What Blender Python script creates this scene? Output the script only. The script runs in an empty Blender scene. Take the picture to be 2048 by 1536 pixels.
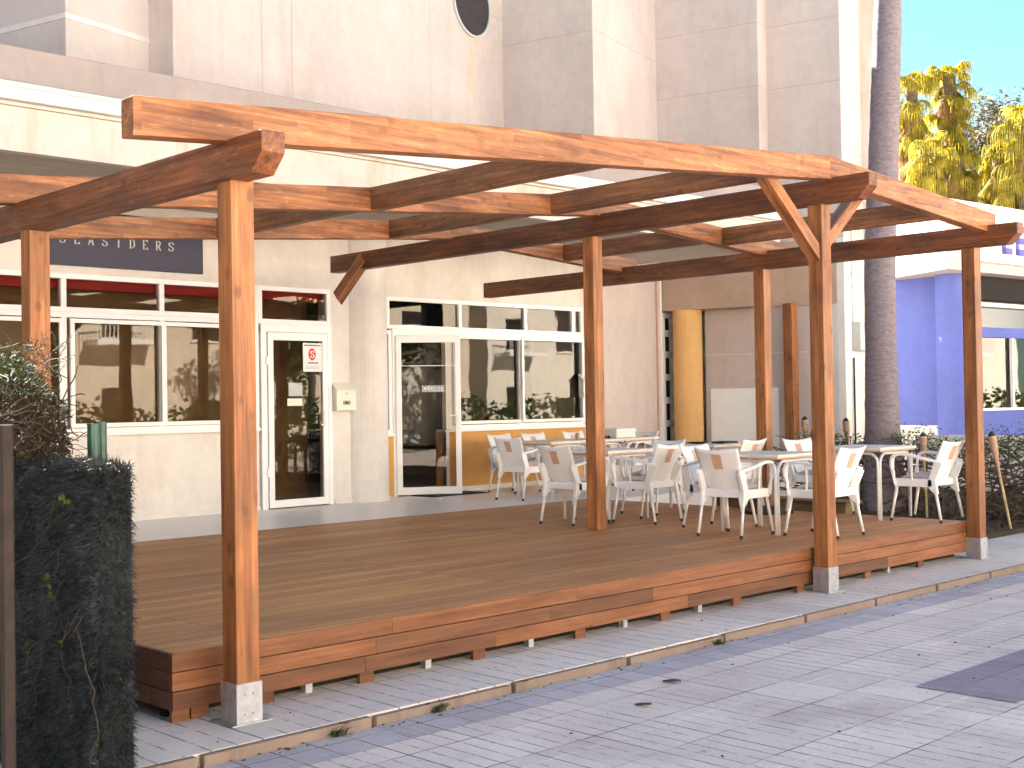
import bpy, math, random
from mathutils import Vector, Matrix
R = math.radians
random.seed(7)
SC = bpy.context.scene
COL = SC.collection

# ------------------------------------------------------------------ camera
cam_d = bpy.data.cameras.new('camera'); cam = bpy.data.objects.new('camera', cam_d); COL.objects.link(cam)
yaw, pit, rol = R(44.224), R(.838), R(.896)
fw = Vector((math.sin(yaw)*math.cos(pit), math.cos(yaw)*math.cos(pit), math.sin(pit)))
rt = Vector((math.cos(yaw), -math.sin(yaw), 0)); dn = fw.cross(rt)
r2 = math.cos(rol)*rt + math.sin(rol)*dn; d2 = -math.sin(rol)*rt + math.cos(rol)*dn
cam.matrix_world = Matrix(((r2.x, -d2.x, -fw.x, 0), (r2.y, -d2.y, -fw.y, 0), (r2.z, -d2.z, -fw.z, 1.6), (0, 0, 0, 1)))
cam_d.sensor_width = 36; cam_d.lens = 36*2517.7/2048; cam_d.clip_start = .05; cam_d.clip_end = 2000
SC.camera = cam
# ------------------------------------------------------------------ sky and sun
SUN_EL, SUN_AZ = R(33), R(12)      # azimuth from +Y towards +X
w = bpy.data.worlds.new('World'); SC.world = w; w.use_nodes = True
nt = w.node_tree; bg = nt.nodes['Background']; sky = nt.nodes.new('ShaderNodeTexSky')
sky.sky_type = 'NISHITA'; sky.sun_disc = False; sky.sun_elevation = SUN_EL; sky.sun_rotation = SUN_AZ
sky.air_density = .75; sky.dust_density = .25; sky.ozone_density = 3.0
tint = nt.nodes.new('ShaderNodeMix'); tint.data_type = 'RGBA'; tint.blend_type = 'MULTIPLY'; tint.inputs[0].default_value = 1
tint.inputs[7].default_value = (.48, .62, .545, 1); nt.links.new(sky.outputs[0], tint.inputs[6]); nt.links.new(tint.outputs[2], bg.inputs[0]); bg.inputs[1].default_value = .05
sl = bpy.data.lights.new('sun', 'SUN'); sl.energy = 5; sl.angle = R(.5); sl.color = (1, .93, .84)
so = bpy.data.objects.new('sun', sl); COL.objects.link(so)
sd = Vector((math.sin(SUN_AZ)*math.cos(SUN_EL), math.cos(SUN_AZ)*math.cos(SUN_EL), math.sin(SUN_EL)))
so.rotation_euler = sd.to_track_quat('Z', 'Y').to_euler()
SC.view_settings.view_transform = 'Standard'; SC.view_settings.look = 'None'
SC.view_settings.exposure = 3.5; SC.view_settings.gamma = 1
SC.cycles.max_bounces = 7; SC.cycles.diffuse_bounces = 4; SC.cycles.use_denoising = True

# ------------------------------------------------------------------ node helpers
def newmat(name):
    m = bpy.data.materials.new(name); m.use_nodes = True
    t = m.node_tree; b = t.nodes['Principled BSDF']
    return m, t, b
def N(t, ty, **k):
    n = t.nodes.new(ty)
    for a, v in k.items():
        if a.startswith('i_'): n.inputs[a[2:].replace('_', ' ')].default_value = v
        else: setattr(n, a, v)
    return n
def coords(t, scale=(1, 1, 1), src='Object', loc=(0, 0, 0)):
    tc = N(t, 'ShaderNodeTexCoord'); mp = N(t, 'ShaderNodeMapping'); mp.inputs['Scale'].default_value = scale
    mp.inputs['Location'].default_value = loc
    t.links.new(tc.outputs[src], mp.inputs[0]); return mp.outputs[0]
def noise(t, vec, scale, detail=5, rough=.6, dist=0):
    n = N(t, 'ShaderNodeTexNoise'); n.inputs['Scale'].default_value = scale; n.inputs['Detail'].default_value = detail
    n.inputs['Roughness'].default_value = rough; n.inputs['Distortion'].default_value = dist
    t.links.new(vec, n.inputs['Vector']); return n.outputs['Fac']
def ramp(t, fac, stops):
    r = N(t, 'ShaderNodeValToRGB'); e = r.color_ramp.elements
    while len(e) < len(stops): e.new(.5)
    for k, (p, c) in enumerate(stops):
        e[k].position = p; e[k].color = (c, c, c, 1) if isinstance(c, (int, float)) else (*c, 1)
    t.links.new(fac, r.inputs[0]); return r.outputs[0]
def mix(t, a, b, fac, mode='MIX'):
    m = N(t, 'ShaderNodeMix', data_type='RGBA', blend_type=mode)
    for s, v in ((0, fac), (6, a), (7, b)):
        if hasattr(v, 'is_linked'): t.links.new(v, m.inputs[s])
        elif isinstance(v, (int, float)): m.inputs[s].default_value = v if s == 0 else (v, v, v, 1)
        else: m.inputs[s].default_value = (*v, 1)
    return m.outputs[2]
def math_(t, op, a, b=0):
    m = N(t, 'ShaderNodeMath', operation=op)
    for s, v in ((0, a), (1, b)):
        if hasattr(v, 'is_linked'): t.links.new(v, m.inputs[s])
        else: m.inputs[s].default_value = v
    return m.outputs[0]
def bump(t, b, h, strength=.3, dist=.01):
    n = N(t, 'ShaderNodeBump'); n.inputs['Strength'].default_value = strength; n.inputs['Distance'].default_value = dist
    t.links.new(h, n.inputs['Height']); t.links.new(n.outputs[0], b.inputs['Normal'])

def plain(name, col, rough=.5, metal=0, var=.12, ns=6, bs=.1, bd=.004):
    m, t, b = newmat(name); v = coords(t)
    f = noise(t, v, ns, 6, .65)
    c = mix(t, tuple(x*(1-var) for x in col), tuple(min(1, x*(1+var)) for x in col), ramp(t, f, ((.3, 0), (.7, 1))))
    t.links.new(c, b.inputs['Base Color']); b.inputs['Roughness'].default_value = rough; b.inputs['Metallic'].default_value = metal
    f2 = noise(t, v, 90, 4, .6); bump(t, b, f2, bs, bd)
    return m
def stucco(name, col, stain=.25, streak=.5, warm=(.62, .42, .28)):
    m, t, b = newmat(name); v = coords(t); vs = coords(t, (1, 1, .13))
    f = noise(t, v, .9, 6, .65, .3); f3 = noise(t, v, 7, 6, .7); f2 = noise(t, vs, 3.2, 5, .6, .2)
    c = mix(t, tuple(x*.86 for x in col), col, ramp(t, f, ((.3, 0), (.62, 1))))
    c = mix(t, c, tuple(x*y for x, y in zip(col, warm)), math_(t, 'MULTIPLY', ramp(t, f2, ((.52, 0), (.8, 1))), stain*streak))
    c = mix(t, c, mix(t, c, .93, 1, 'MULTIPLY'), ramp(t, f3, ((.4, 0), (.65, 1))))
    t.links.new(c, b.inputs['Base Color']); b.inputs['Roughness'].default_value = .88
    fb = noise(t, v, 160, 3, .7); fl = noise(t, v, 22, 4, .6)
    bump(t, b, math_(t, 'ADD', fb, fl), .35, .006)
    return m
def wood(name, lo, hi, dark, axis=0, rough=.5, knots=True, gscale=1., lam=True, blocks=0):
    m, t, b = newmat(name)
    oi = N(t, 'ShaderNodeObjectInfo'); off = N(t, 'ShaderNodeVectorMath', operation='SCALE'); 
    cv = N(t, 'ShaderNodeCombineXYZ')
    for k in range(3): t.links.new(oi.outputs['Random'], cv.inputs[k])
    t.links.new(cv.outputs[0], off.inputs[0]); off.inputs['Scale'].default_value = 37
    tc = N(t, 'ShaderNodeTexCoord'); add = N(t, 'ShaderNodeVectorMath', operation='ADD')
    t.links.new(tc.outputs['Object'], add.inputs[0]); t.links.new(off.outputs[0], add.inputs[1])
    def mp(s):
        n = N(t, 'ShaderNodeMapping'); q = [1, 1, 1]; q[axis] = s; n.inputs['Scale'].default_value = q
        t.links.new(add.outputs[0], n.inputs[0]); return n.outputs[0]
    g = noise(t, mp(.035), 42*gscale, 7, .62, .12); g2 = noise(t, mp(.16), 9*gscale, 4, .55, .15); fine = noise(t, mp(.03), 150, 3, .6)
    c = mix(t, lo, hi, ramp(t, g, ((.32, 0), (.68, 1))))
    c = mix(t, c, mix(t, c, (.66, .58, .52), 1, 'MULTIPLY'), ramp(t, g2, ((.42, 0), (.7, 1))))
    if lam:
        la = noise(t, mp(.28), 6.5, 1, .3); c = mix(t, c, mix(t, c, (1.28, 1.2, 1.1), 1, 'MULTIPLY'), ramp(t, la, ((.5, 0), (.56, 1))))
    if blocks:
        sp_ = N(t, 'ShaderNodeSeparateXYZ'); t.links.new(add.outputs[0], sp_.inputs[0]); cb = N(t, 'ShaderNodeCombineXYZ')
        t.links.new(sp_.outputs[0], cb.inputs[0]); t.links.new(math_(t, 'ADD', math_(t, 'ADD', sp_.outputs[1], sp_.outputs[2]), math_(t, 'MULTIPLY', g2, .012)), cb.inputs[1])
        bk = N(t, 'ShaderNodeTexBrick'); bk.inputs['Scale'].default_value = 1; bk.inputs['Brick Width'].default_value = .62; bk.inputs['Row Height'].default_value = .046; bk.inputs['Mortar Size'].default_value = .0012; bk.offset = .43
        bk.inputs['Color1'].default_value = (0, 0, 0, 1); bk.inputs['Color2'].default_value = (1, 1, 1, 1); bk.inputs['Mortar'].default_value = (0, 0, 0, 1); t.links.new(cb.outputs[0], bk.inputs['Vector'])
        c = mix(t, c, mix(t, c, (.62, .56, .5), 1, 'MULTIPLY'), math_(t, 'MULTIPLY', ramp(t, bk.outputs['Color'], ((.15, 1), (.75, 0))), blocks))
        fl = noise(t, mp(.22), 60, 3, .5, .15); c = mix(t, c, mix(t, c, (1.5, 1.45, 1.35), 1, 'MULTIPLY'), ramp(t, fl, ((.60, 0), (.66, 1))))
    if knots:
        bl0 = noise(t, mp(.3), 3.2, 5, .65, .3); c = mix(t, c, mix(t, c, (.52, .46, .42), 1, 'MULTIPLY'), ramp(t, bl0, ((.54, 0), (.68, .8))))
        vo = N(t, 'ShaderNodeTexVoronoi'); vo.inputs['Scale'].default_value = 7; t.links.new(mp(.62), vo.inputs['Vector'])
        nk = noise(t, mp(.5), 30, 3, .6); dk = math_(t, 'ADD', vo.outputs['Distance'], math_(t, 'MULTIPLY', nk, .12))
        k = ramp(t, dk, ((.17, 1), (.27, 0)))
        vo2 = N(t, 'ShaderNodeTexVoronoi'); vo2.inputs['Scale'].default_value = 2.1; t.links.new(mp(.5), vo2.inputs['Vector'])
        gate = ramp(t, vo2.outputs['Color'], ((.30, 0), (.42, 1)))
        c = mix(t, c, dark, math_(t, 'MULTIPLY', math_(t, 'MULTIPLY', k, gate), .5))
    c = mix(t, c, mix(t, c, .8, 1, 'MULTIPLY'), ramp(t, fine, ((.45, 0), (.7, 1))))
    c = mix(t, c, mix(t, c, (.72, .70, .68), 1, 'MULTIPLY'), oi.outputs['Random'])
    t.links.new(c, b.inputs['Base Color'])
    t.links.new(ramp(t, g, ((.2, rough+.12), (.8, rough-.08))), b.inputs['Roughness'])
    bump(t, b, math_(t, 'ADD', g, fine), .25, .004)
    return m

M = {}
M['larch'] = wood('stained_beam_wood', (.28, .100, .034), (.60, .27, .108), (.17, .060, .026), blocks=.8)
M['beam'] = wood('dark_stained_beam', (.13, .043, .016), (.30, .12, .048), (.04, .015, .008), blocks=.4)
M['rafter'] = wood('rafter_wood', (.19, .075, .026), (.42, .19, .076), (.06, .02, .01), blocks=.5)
M['post'] = wood('stained_post_wood', (.23, .084, .024), (.50, .205, .068), (.07, .022, .01), rough=.5)
M['skirt'] = wood('skirting_wood', (.20, .066, .026), (.32, .115, .046), (.12, .03, .015), rough=.5, knots=False)
M['wall'] = stucco('cream_render', (.82, .765, .70), .55)
M['wallp'] = stucco('pink_cream_render', (.62, .53, .48), .6)
M['wallw'] = stucco('white_render', (.80, .77, .72), .3)
M['band'] = stucco('shaded_wall_render', (.50, .36, .27), .3)  # browner copy of the wall render, shade under the canopy put into the colour
M['orange'] = stucco('orange_render', (.78, .40, .12), .4)
M['yellow'] = stucco('ochre_column_render', (.80, .47, .18), .3)
M['parapet'] = stucco('weathered_parapet', (.42, .35, .32), .8)
M['fascia'] = stucco('canopy_fascia_render', (.74, .68, .60), .9, .9, (.7, .5, .3))
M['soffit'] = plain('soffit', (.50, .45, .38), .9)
M['blue'] = stucco('blue_render', (.13, .165, .50), .35)
M['white'] = plain('white_aluminium', (.90, .89, .87), .35, 0, .03)
M['gutter'] = plain('white_gutter', (.72, .70, .66), .4, 0, .08)
M['plastic'] = plain('white_resin', (.94, .91, .88), .38, 0, .02, 4, .03)
M['alu'] = plain('pale_anodised_legs', (.80, .78, .76), .35, .15, .05)
M['steel'] = plain('galvanised_steel', (.50, .51, .54), .42, .75, .25, 14, .2)
M['patch'] = plain('woven_tan', (.70, .43, .28), .6, 0, .2, 60, .4)
M['cushion'] = plain('beige_cushion', (.78, .58, .46), .9, 0, .12, 40, .3)
M['table'] = plain('table_top', (.80, .74, .66), .45, 0, .06)
M['red'] = plain('red_blind', (.50, .02, .02), .6, 0, .1)
M['navy'] = plain('navy_board', (.028, .027, .065), .5, 0, .12)
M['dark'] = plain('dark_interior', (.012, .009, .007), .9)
M['darker'] = plain('black_rubber', (.02, .02, .02), .6)
M['tan'] = plain('tan_curtain', (.25, .155, .075), .9, 0, .25, 3)
M['cream'] = plain('cream_metal', (.80, .76, .64), .4, 0, .05)
M['green'] = plain('green_paint', (.02, .075, .05), .4, 0, .3, 12)
M['rust'] = plain('rusty_metal', (.02, .012, .008), .85, .0, .5, 14, .4)
M['bamboo'] = plain('bamboo', (.55, .40, .20), .6, 0, .3, 20, .3)
M['weave'] = plain('woven_torch_head', (.50, .30, .20), .7, 0, .35, 60, .5)
M['paper'] = plain('white_paper', (.85, .83, .80), .6, 0, .02)
M['redink'] = plain('red_ink', (.75, .06, .06), .6, 0, .02)
M['blackink'] = plain('black_ink', (.03, .03, .035), .6, 0, .02)
M['greyink'] = plain('grey_ink', (.45, .42, .42), .6, 0, .02)
M['letter'] = plain('silver_letters', (.62, .60, .58), .5, 0, .05)
M['signblue'] = plain('violet_blue_letters', (.10, .08, .42), .5, 0, .05)
M['signwhite'] = plain('white_sign_face', (.80, .80, .82), .5, 0, .03)
M['copper'] = plain('pink_pipe', (.62, .36, .26), .5, 0, .1)
M['twig'] = plain('dry_twig', (.16, .105, .07), .85, 0, .35, 9)
M['twigp'] = plain('pale_vine_stem', (.065, .046, .035), .85, 0, .3, 9)
M['blocker'] = plain('dark_blocker_skin', (.035, .042, .028), .9, 0, .4, 5)  # dark skin of the unseen left block, keeps its bounce light low
M['darkleaf'] = plain('dark_dead_leaf', (.05, .03, .022), .7, 0, .4, 20)
M['opp'] = stucco('opposite_cream_render', (.74, .64, .52), .3)
M['opp2'] = stucco('opposite_pale_render', (.80, .74, .66), .3)
M['soil'] = plain('dark_soil', (.07, .05, .035), .95, 0, .5, 4, .6, .03)
M['boxgrey'] = plain('grey_metal_box', (.50, .51, .50), .45, 0, .05)
M['olive'] = plain('olive_planter', (.22, .15, .06), .7, 0, .3)

def leafmat(name, lo, hi, trans=.35, rough=.8):
    m, t, b = newmat(name); b.inputs['Specular IOR Level'].default_value = .15; v = coords(t); f = noise(t, v, 3.5, 3, .6); f2 = noise(t, v, 35, 2, .6)
    c = mix(t, lo, hi, ramp(t, math_(t, 'ADD', math_(t, 'MULTIPLY', f, .5), math_(t, 'MULTIPLY', f2, .5)), ((.36, 0), (.64, 1))))
    t.links.new(c, b.inputs['Base Color']); b.inputs['Roughness'].default_value = rough
    tr = N(t, 'ShaderNodeBsdfTranslucent'); t.links.new(mix(t, c, (1.15, 1.1, .5), 1, 'MULTIPLY'), tr.inputs[0])
    ms = N(t, 'ShaderNodeMixShader'); ms.inputs[0].default_value = trans
    t.links.new(b.outputs[0], ms.inputs[1]); t.links.new(tr.outputs[0], ms.inputs[2])
    t.links.new(ms.outputs[0], t.nodes['Material Output'].inputs[0]); return m
M['frond'] = leafmat('palm_frond', (.06, .08, .015), (.60, .46, .07), .5)
M['frondd'] = leafmat('dry_frond', (.20, .12, .05), (.40, .24, .09), .4)
M['leaf'] = leafmat('tree_leaf', (.035, .06, .02), (.13, .16, .05), .35)
M['leafo'] = leafmat('hazy_tree_leaf', (.06, .07, .05), (.20, .15, .09), .3)
M['vine'] = leafmat('vine_leaf', (.014, .024, .01), (.055, .075, .025), .2)
M['deadbush'] = leafmat('withered_leaf', (.018, .012, .008), (.075, .048, .03), .1)
M['vineb'] = leafmat('bright_vine_leaf', (.035, .065, .01), (.08, .13, .02), .3)
M['hleaf'] = leafmat('hedge_leaf', (.06, .08, .03), (.16, .17, .07), .3)
M['grassmat'] = leafmat('artificial_hedge_blade', (.010, .013, .014), (.065, .072, .078), .1, .4)
M['drygrass'] = leafmat('dead_leaf', (.06, .04, .025), (.14, .09, .05), .15)

def glassmat():
    m, t, b = newmat('window_glass'); t.nodes.remove(b)
    gl = N(t, 'ShaderNodeBsdfGlossy'); gl.inputs['Roughness'].default_value = .015; gl.inputs[0].default_value = (1, .95, .86, 1)
    tr = N(t, 'ShaderNodeBsdfTransparent'); tr.inputs[0].default_value = (.62, .58, .52, 1)
    fr = N(t, 'ShaderNodeFresnel'); fr.inputs[0].default_value = 1.5
    v = coords(t); n = noise(t, v, 1.3, 2, .5); bp = N(t, 'ShaderNodeBump'); bp.inputs['Strength'].default_value = .25; bp.inputs['Distance'].default_value = .004
    t.links.new(n, bp.inputs['Height']); t.links.new(bp.outputs[0], gl.inputs['Normal'])
    ms = N(t, 'ShaderNodeMixShader'); t.links.new(fr.outputs[0], ms.inputs[0]); t.links.new(tr.outputs[0], ms.inputs[1]); t.links.new(gl.outputs[0], ms.inputs[2])
    t.links.new(ms.outputs[0], t.nodes['Material Output'].inputs[0]); return m
M['glass'] = glassmat()

def deckmat():
    m, t, b = newmat('deck_boards'); v = coords(t)
    br = N(t, 'ShaderNodeTexBrick'); br.inputs['Scale'].default_value = 1; br.offset = .37; br.offset_frequency = 1
    br.inputs['Brick Width'].default_value = 2.3; br.inputs['Row Height'].default_value = .145; br.inputs['Mortar Size'].default_value = .003
    br.inputs['Mortar Smooth'].default_value = .2; br.inputs['Color1'].default_value = (0, 0, 0, 1); br.inputs['Color2'].default_value = (1, 1, 1, 1); br.inputs['Mortar'].default_value = (.5, .5, .5, 1)
    t.links.new(v, br.inputs['Vector'])
    vs = coords(t, (.07, 1, 1)); g = noise(t, vs, 26, 6, .6, .6); big = noise(t, coords(t, (.35, 1, 1)), 1.1, 4, .6)
    c = mix(t, (.42, .165, .052), (.58, .26, .090), ramp(t, br.outputs['Color'], ((0, 0), (1, 1))))
    c = mix(t, c, mix(t, c, (1.3, 1.27, 1.2), 1, 'MULTIPLY'), ramp(t, g, ((.4, 0), (.65, 1))))
    c = mix(t, c, mix(t, c, (.74, .74, .78), 1, 'MULTIPLY'), ramp(t, big, ((.4, 0), (.6, 1))))
    c = mix(t, c, (.09, .036, .016), br.outputs['Fac'])
    t.links.new(c, b.inputs['Base Color']); t.links.new(ramp(t, g, ((.3, .60), (.7, .48))), b.inputs['Roughness'])
    h = math_(t, 'SUBTRACT', math_(t, 'MULTIPLY', g, .3), br.outputs['Fac']); bump(t, b, h, .4, .004); return m
M['deck'] = deckmat()

def pavemat(name, base, alt, rib, tile=.42, ribsp=.105, ribamt=.55, off=(0, 0, 0), mort=(.09, .07, .08), light=(1.3, 1.3, 1.3)):
    m, t, b = newmat(name); v = coords(t, loc=off)
    br = N(t, 'ShaderNodeTexBrick'); br.offset = 0; br.inputs['Scale'].default_value = 1
    br.inputs['Brick Width'].default_value = tile; br.inputs['Row Height'].default_value = tile; br.inputs['Mortar Size'].default_value = .005; br.inputs['Mortar Smooth'].default_value = .3
    br.inputs['Color1'].default_value = (0, 0, 0, 1); br.inputs['Color2'].default_value = (1, 1, 1, 1); br.inputs['Mortar'].default_value = (.5, .5, .5, 1)
    t.links.new(v, br.inputs['Vector'])
    sx = N(t, 'ShaderNodeSeparateXYZ'); t.links.new(v, sx.inputs[0])
    wob = noise(t, v, 6, 2, .5)
    xr = math_(t, 'FRACT', math_(t, 'DIVIDE', math_(t, 'ADD', sx.outputs[0], math_(t, 'MULTIPLY', wob, .012)), ribsp))
    line = ramp(t, xr, ((0, 1), (.055, 1), (.1, 0), (1, 0)))
    patch = noise(t, v, .55, 3, .6); keep = noise(t, v, 9, 4, .7)
    msk = math_(t, 'MULTIPLY', ramp(t, patch, ((ribamt-.06, 1), (ribamt+.06, 0))), ramp(t, keep, ((.40, 0), (.56, 1))))
    line = math_(t, 'MULTIPLY', line, msk)
    blot = noise(t, v, 1.3, 7, .68); gr = noise(t, v, 55, 3, .7)
    c = mix(t, base, alt, ramp(t, blot, ((.34, 0), (.66, 1))))
    c = mix(t, c, mix(t, c, (.9, .9, .92), 1, 'MULTIPLY'), ramp(t, br.outputs['Color'], ((.3, 0), (.8, 1))))
    c = mix(t, c, mix(t, c, .84, 1, 'MULTIPLY'), ramp(t, gr, ((.45, 0), (.75, 1))))
    mg = noise(t, v, 3.1, 3, .6); sp = noise(t, v, 18, 2, .5); dirt = noise(t, v, .8, 5, .7, .5)
    mo = math_(t, 'MULTIPLY', br.outputs['Fac'], ramp(t, mg, ((.40, .25), (.58, .95))))
    c = mix(t, c, mort, mo)
    c = mix(t, c, mix(t, c, (.5, .42, .40), 1, 'MULTIPLY'), ramp(t, sp, ((.70, 0), (.76, .7))))
    c = mix(t, c, mix(t, c, (.80, .76, .78), 1, 'MULTIPLY'), ramp(t, dirt, ((.48, 0), (.70, 1))))
    yr = math_(t, 'FRACT', math_(t, 'DIVIDE', math_(t, 'ADD', sx.outputs[1], .13), tile*2))
    gl = math_(t, 'MULTIPLY', ramp(t, yr, ((0, 1), (.012, 1), (.022, 0), (1, 0))), ramp(t, mg, ((.45, .75), (.6, .1))))
    c = mix(t, c, mix(t, base, light, 1, 'MULTIPLY'), gl)
    c = mix(t, c, rib, math_(t, 'MULTIPLY', line, .8))
    t.links.new(c, b.inputs['Base Color']); b.inputs['Roughness'].default_value = .8
    h = math_(t, 'SUBTRACT', math_(t, 'MULTIPLY', gr, .25), math_(t, 'MAXIMUM', mo, line)); bump(t, b, h, .5, .006)
    return m
M['pave'] = pavemat('pale_paving', (.75, .645, .61), (.91, .80, .76), (.11, .065, .06))
M['paveb'] = pavemat('grey_blue_paving', (.50, .455, .50), (.62, .57, .61), (.24, .19, .22), .21, .06, .5)
M['pavep'] = pavemat('purple_grey_paving', (.30, .25, .32), (.38, .33, .40), (.62, .57, .62), .42, .07, .62, mort=(.10, .08, .11))
M['strip'] = pavemat('ribbed_cream_strip', (.76, .67, .62), (.88, .80, .75), (.15, .09, .07), .84, .14, .74, off=(0, .1, 0))
M['kerb'] = stucco('kerb_stone', (.30, .225, .18), 1, 1, (.45, .4, .4))
M['tile'] = plain('white_floor_tile', (.84, .79, .75), .35, 0, .05, 3)
M['street'] = plain('street_asphalt', (.17, .165, .16), .9, 0, .2, 3)
M['road'] = plain('pale_concrete_road', (.62, .57, .52), .9, 0, .15, 3)

def barkmat():
    m, t, b = newmat('palm_bark'); v = coords(t, (1, 1, 4)); f = noise(t, v, 7, 6, .75, 1.2); f2 = noise(t, coords(t, (1, 1, 1.5)), 16, 5, .7); f3 = noise(t, coords(t), .8, 2, .5)
    c = mix(t, (.20, .155, .165), (.36, .30, .315), ramp(t, math_(t, 'ADD', math_(t, 'MULTIPLY', f, .6), math_(t, 'MULTIPLY', f2, .4)), ((.38, 0), (.62, 1))))
    t.links.new(c, b.inputs['Base Color']); b.inputs['Roughness'].default_value = .92
    bump(t, b, math_(t, 'ADD', f, math_(t, 'MULTIPLY', f2, .6)), .8, .03); return m
M['bark'] = barkmat()
M['bark2'] = plain('tree_bark', (.12, .09, .07), .9, 0, .4, 8, .6, .03)

# ------------------------------------------------------------------ mesh helpers
class MB:
    def __init__(s): s.v = []; s.f = []
    def box(s, x0, x1, y0, y1, z0, z1, mt=None):
        n = len(s.v); p = [(x, y, z) for z in (z0, z1) for x, y in ((x0, y0), (x1, y0), (x1, y1), (x0, y1))]
        s.v += [tuple(mt @ Vector(q)) for q in p] if mt else p
        s.f += [tuple(n+i for i in q) for q in ((3, 2, 1, 0), (4, 5, 6, 7), (0, 1, 5, 4), (1, 2, 6, 5), (2, 3, 7, 6), (3, 0, 4, 7))]; return s
    def prism(s, poly, a, b, axis):
        # poly in the two other axes (cyclic order), extruded from a to b on axis
        n = len(s.v); k = len(poly)
        for q in (a, b):
            for u, w_ in poly: s.v.append({0: (q, u, w_), 1: (u, q, w_), 2: (u, w_, q)}[axis])
        s.f.append(tuple(range(n, n+k))[::-1]); s.f.append(tuple(range(n+k, n+2*k)))
        for i in range(k): j = (i+1) % k; s.f.append((n+i, n+j, n+k+j, n+k+i))
        return s
    def tube(s, pts, r, seg=8, cap=True):
        pts = [Vector(p) for p in pts]; rs = r if isinstance(r, (list, tuple)) else [r]*len(pts); n = len(s.v); pu = None
        for i, p in enumerate(pts):
            d = (pts[min(i+1, len(pts)-1)]-pts[max(i-1, 0)])
            d = d.normalized() if d.length > 1e-9 else Vector((0, 0, 1))
            u = d.orthogonal().normalized() if pu is None else (pu-d*pu.dot(d)).normalized()
            pu = u; w_ = d.cross(u)
            for k in range(seg):
                a = 2*math.pi*k/seg; s.v.append(tuple(p+rs[i]*(math.cos(a)*u+math.sin(a)*w_)))
        for i in range(len(pts)-1):
            for k in range(seg):
                a = n+i*seg+k; b_ = n+i*seg+(k+1) % seg; s.f.append((a, b_, b_+seg, a+seg))
        if cap: s.f.append(tuple(range(n, n+seg))[::-1]); s.f.append(tuple(range(n+(len(pts)-1)*seg, n+len(pts)*seg)))
        return s
    def sweep(s, pts, prof, up=(0, 0, 1), scales=None):
        pts = [Vector(p) for p in pts]; n = len(s.v); k = len(prof); up = Vector(up); ps = None
        for i, p in enumerate(pts):
            d = (pts[min(i+1, len(pts)-1)]-pts[max(i-1, 0)]).normalized(); sd_ = d.cross(up)
            sd_ = sd_.normalized() if sd_.length > .15 else (ps if ps is not None else d.orthogonal().normalized())
            if ps is not None and sd_.dot(ps) < 0: sd_ = -sd_
            ps = sd_; w_ = sd_.cross(d); sc = scales[i] if scales else 1
            for a, b_ in prof: s.v.append(tuple(p+sd_*a*sc+w_*b_))
        for i in range(len(pts)-1):
            for q in range(k):
                a = n+i*k+q; b_ = n+i*k+(q+1) % k; s.f.append((a, b_, b_+k, a+k))
        s.f.append(tuple(range(n, n+k))[::-1]); s.f.append(tuple(range(n+(len(pts)-1)*k, n+len(pts)*k))); return s
    def quad(s, a, b, c, d): n = len(s.v); s.v += [tuple(a), tuple(b), tuple(c), tuple(d)]; s.f.append((n, n+1, n+2, n+3)); return s
    def tri(s, a, b, c): n = len(s.v); s.v += [tuple(a), tuple(b), tuple(c)]; s.f.append((n, n+1, n+2)); return s
    def grid(s, fn, nu, nv):
        n = len(s.v)
        for j in range(nv+1):
            for i in range(nu+1): s.v.append(tuple(fn(i/nu, j/nv)))
        for j in range(nv):
            for i in range(nu): a = n+j*(nu+1)+i; s.f.append((a, a+1, a+nu+2, a+nu+1))
        return s
    def build(s, name, mat, parent=None, loc=(0, 0, 0), rz=0, smooth=False, bevel=0, solid=0, origin=None, mw=None):
        if origin is not None:
            o_ = Vector(origin); s.v = [tuple(Vector(p)-o_) for p in s.v]; loc = tuple(Vector(loc)+o_)
        me = bpy.data.meshes.new(name); me.from_pydata(s.v, [], s.f); me.update()
        if smooth:
            for p in me.polygons: p.use_smooth = True
        me.materials.append(M[mat] if isinstance(mat, str) else mat)
        o = bpy.data.objects.new(name, me); COL.objects.link(o); o.parent = parent
        o.location = loc; o.rotation_euler = (0, 0, rz)
        if mw is not None: o.matrix_local = mw
        if solid:
            q = o.modifiers.new('thick', 'SOLIDIFY'); q.thickness = solid; q.offset = 0
        if bevel:
            q = o.modifiers.new('bevel', 'BEVEL'); q.width = bevel; q.segments = 2; q.limit_method = 'ANGLE'
        return o
def tag(o, label=None, cat=None, group=None, kind=None):
    if label: o['label'] = label
    if cat: o['category'] = cat
    if group: o['group'] = group
    if kind: o['kind'] = kind
    return o
def empty(name, loc=(0, 0, 0), label=None, cat=None, group=None, rz=0):
    o = bpy.data.objects.new(name, None); o.empty_display_size = .2; COL.objects.link(o); o.location = loc; o.rotation_euler = (0, 0, rz)
    return tag(o, label, cat, group)
def copy_tree(o, parent=None):
    c = o.copy(); COL.objects.link(c); c.parent = parent
    for ch in list(o.children): copy_tree(ch, c)
    return c
def text(name, s, size, mat, parent, mw, depth=.004, spacing=1., font=None):
    cu = bpy.data.curves.new(name, 'FONT'); cu.body = s; cu.size = size; cu.extrude = depth; cu.align_x = 'CENTER'; cu.align_y = 'CENTER'; cu.space_character = spacing
    tmp = bpy.data.objects.new(name+'_t', cu); COL.objects.link(tmp)
    dg = bpy.context.evaluated_depsgraph_get(); me = bpy.data.meshes.new_from_object(tmp.evaluated_get(dg)); bpy.data.objects.remove(tmp)
    me.materials.clear(); me.materials.append(M[mat]); o = bpy.data.objects.new(name, me); COL.objects.link(o); o.parent = parent; o.matrix_local = mw; return o
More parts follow.
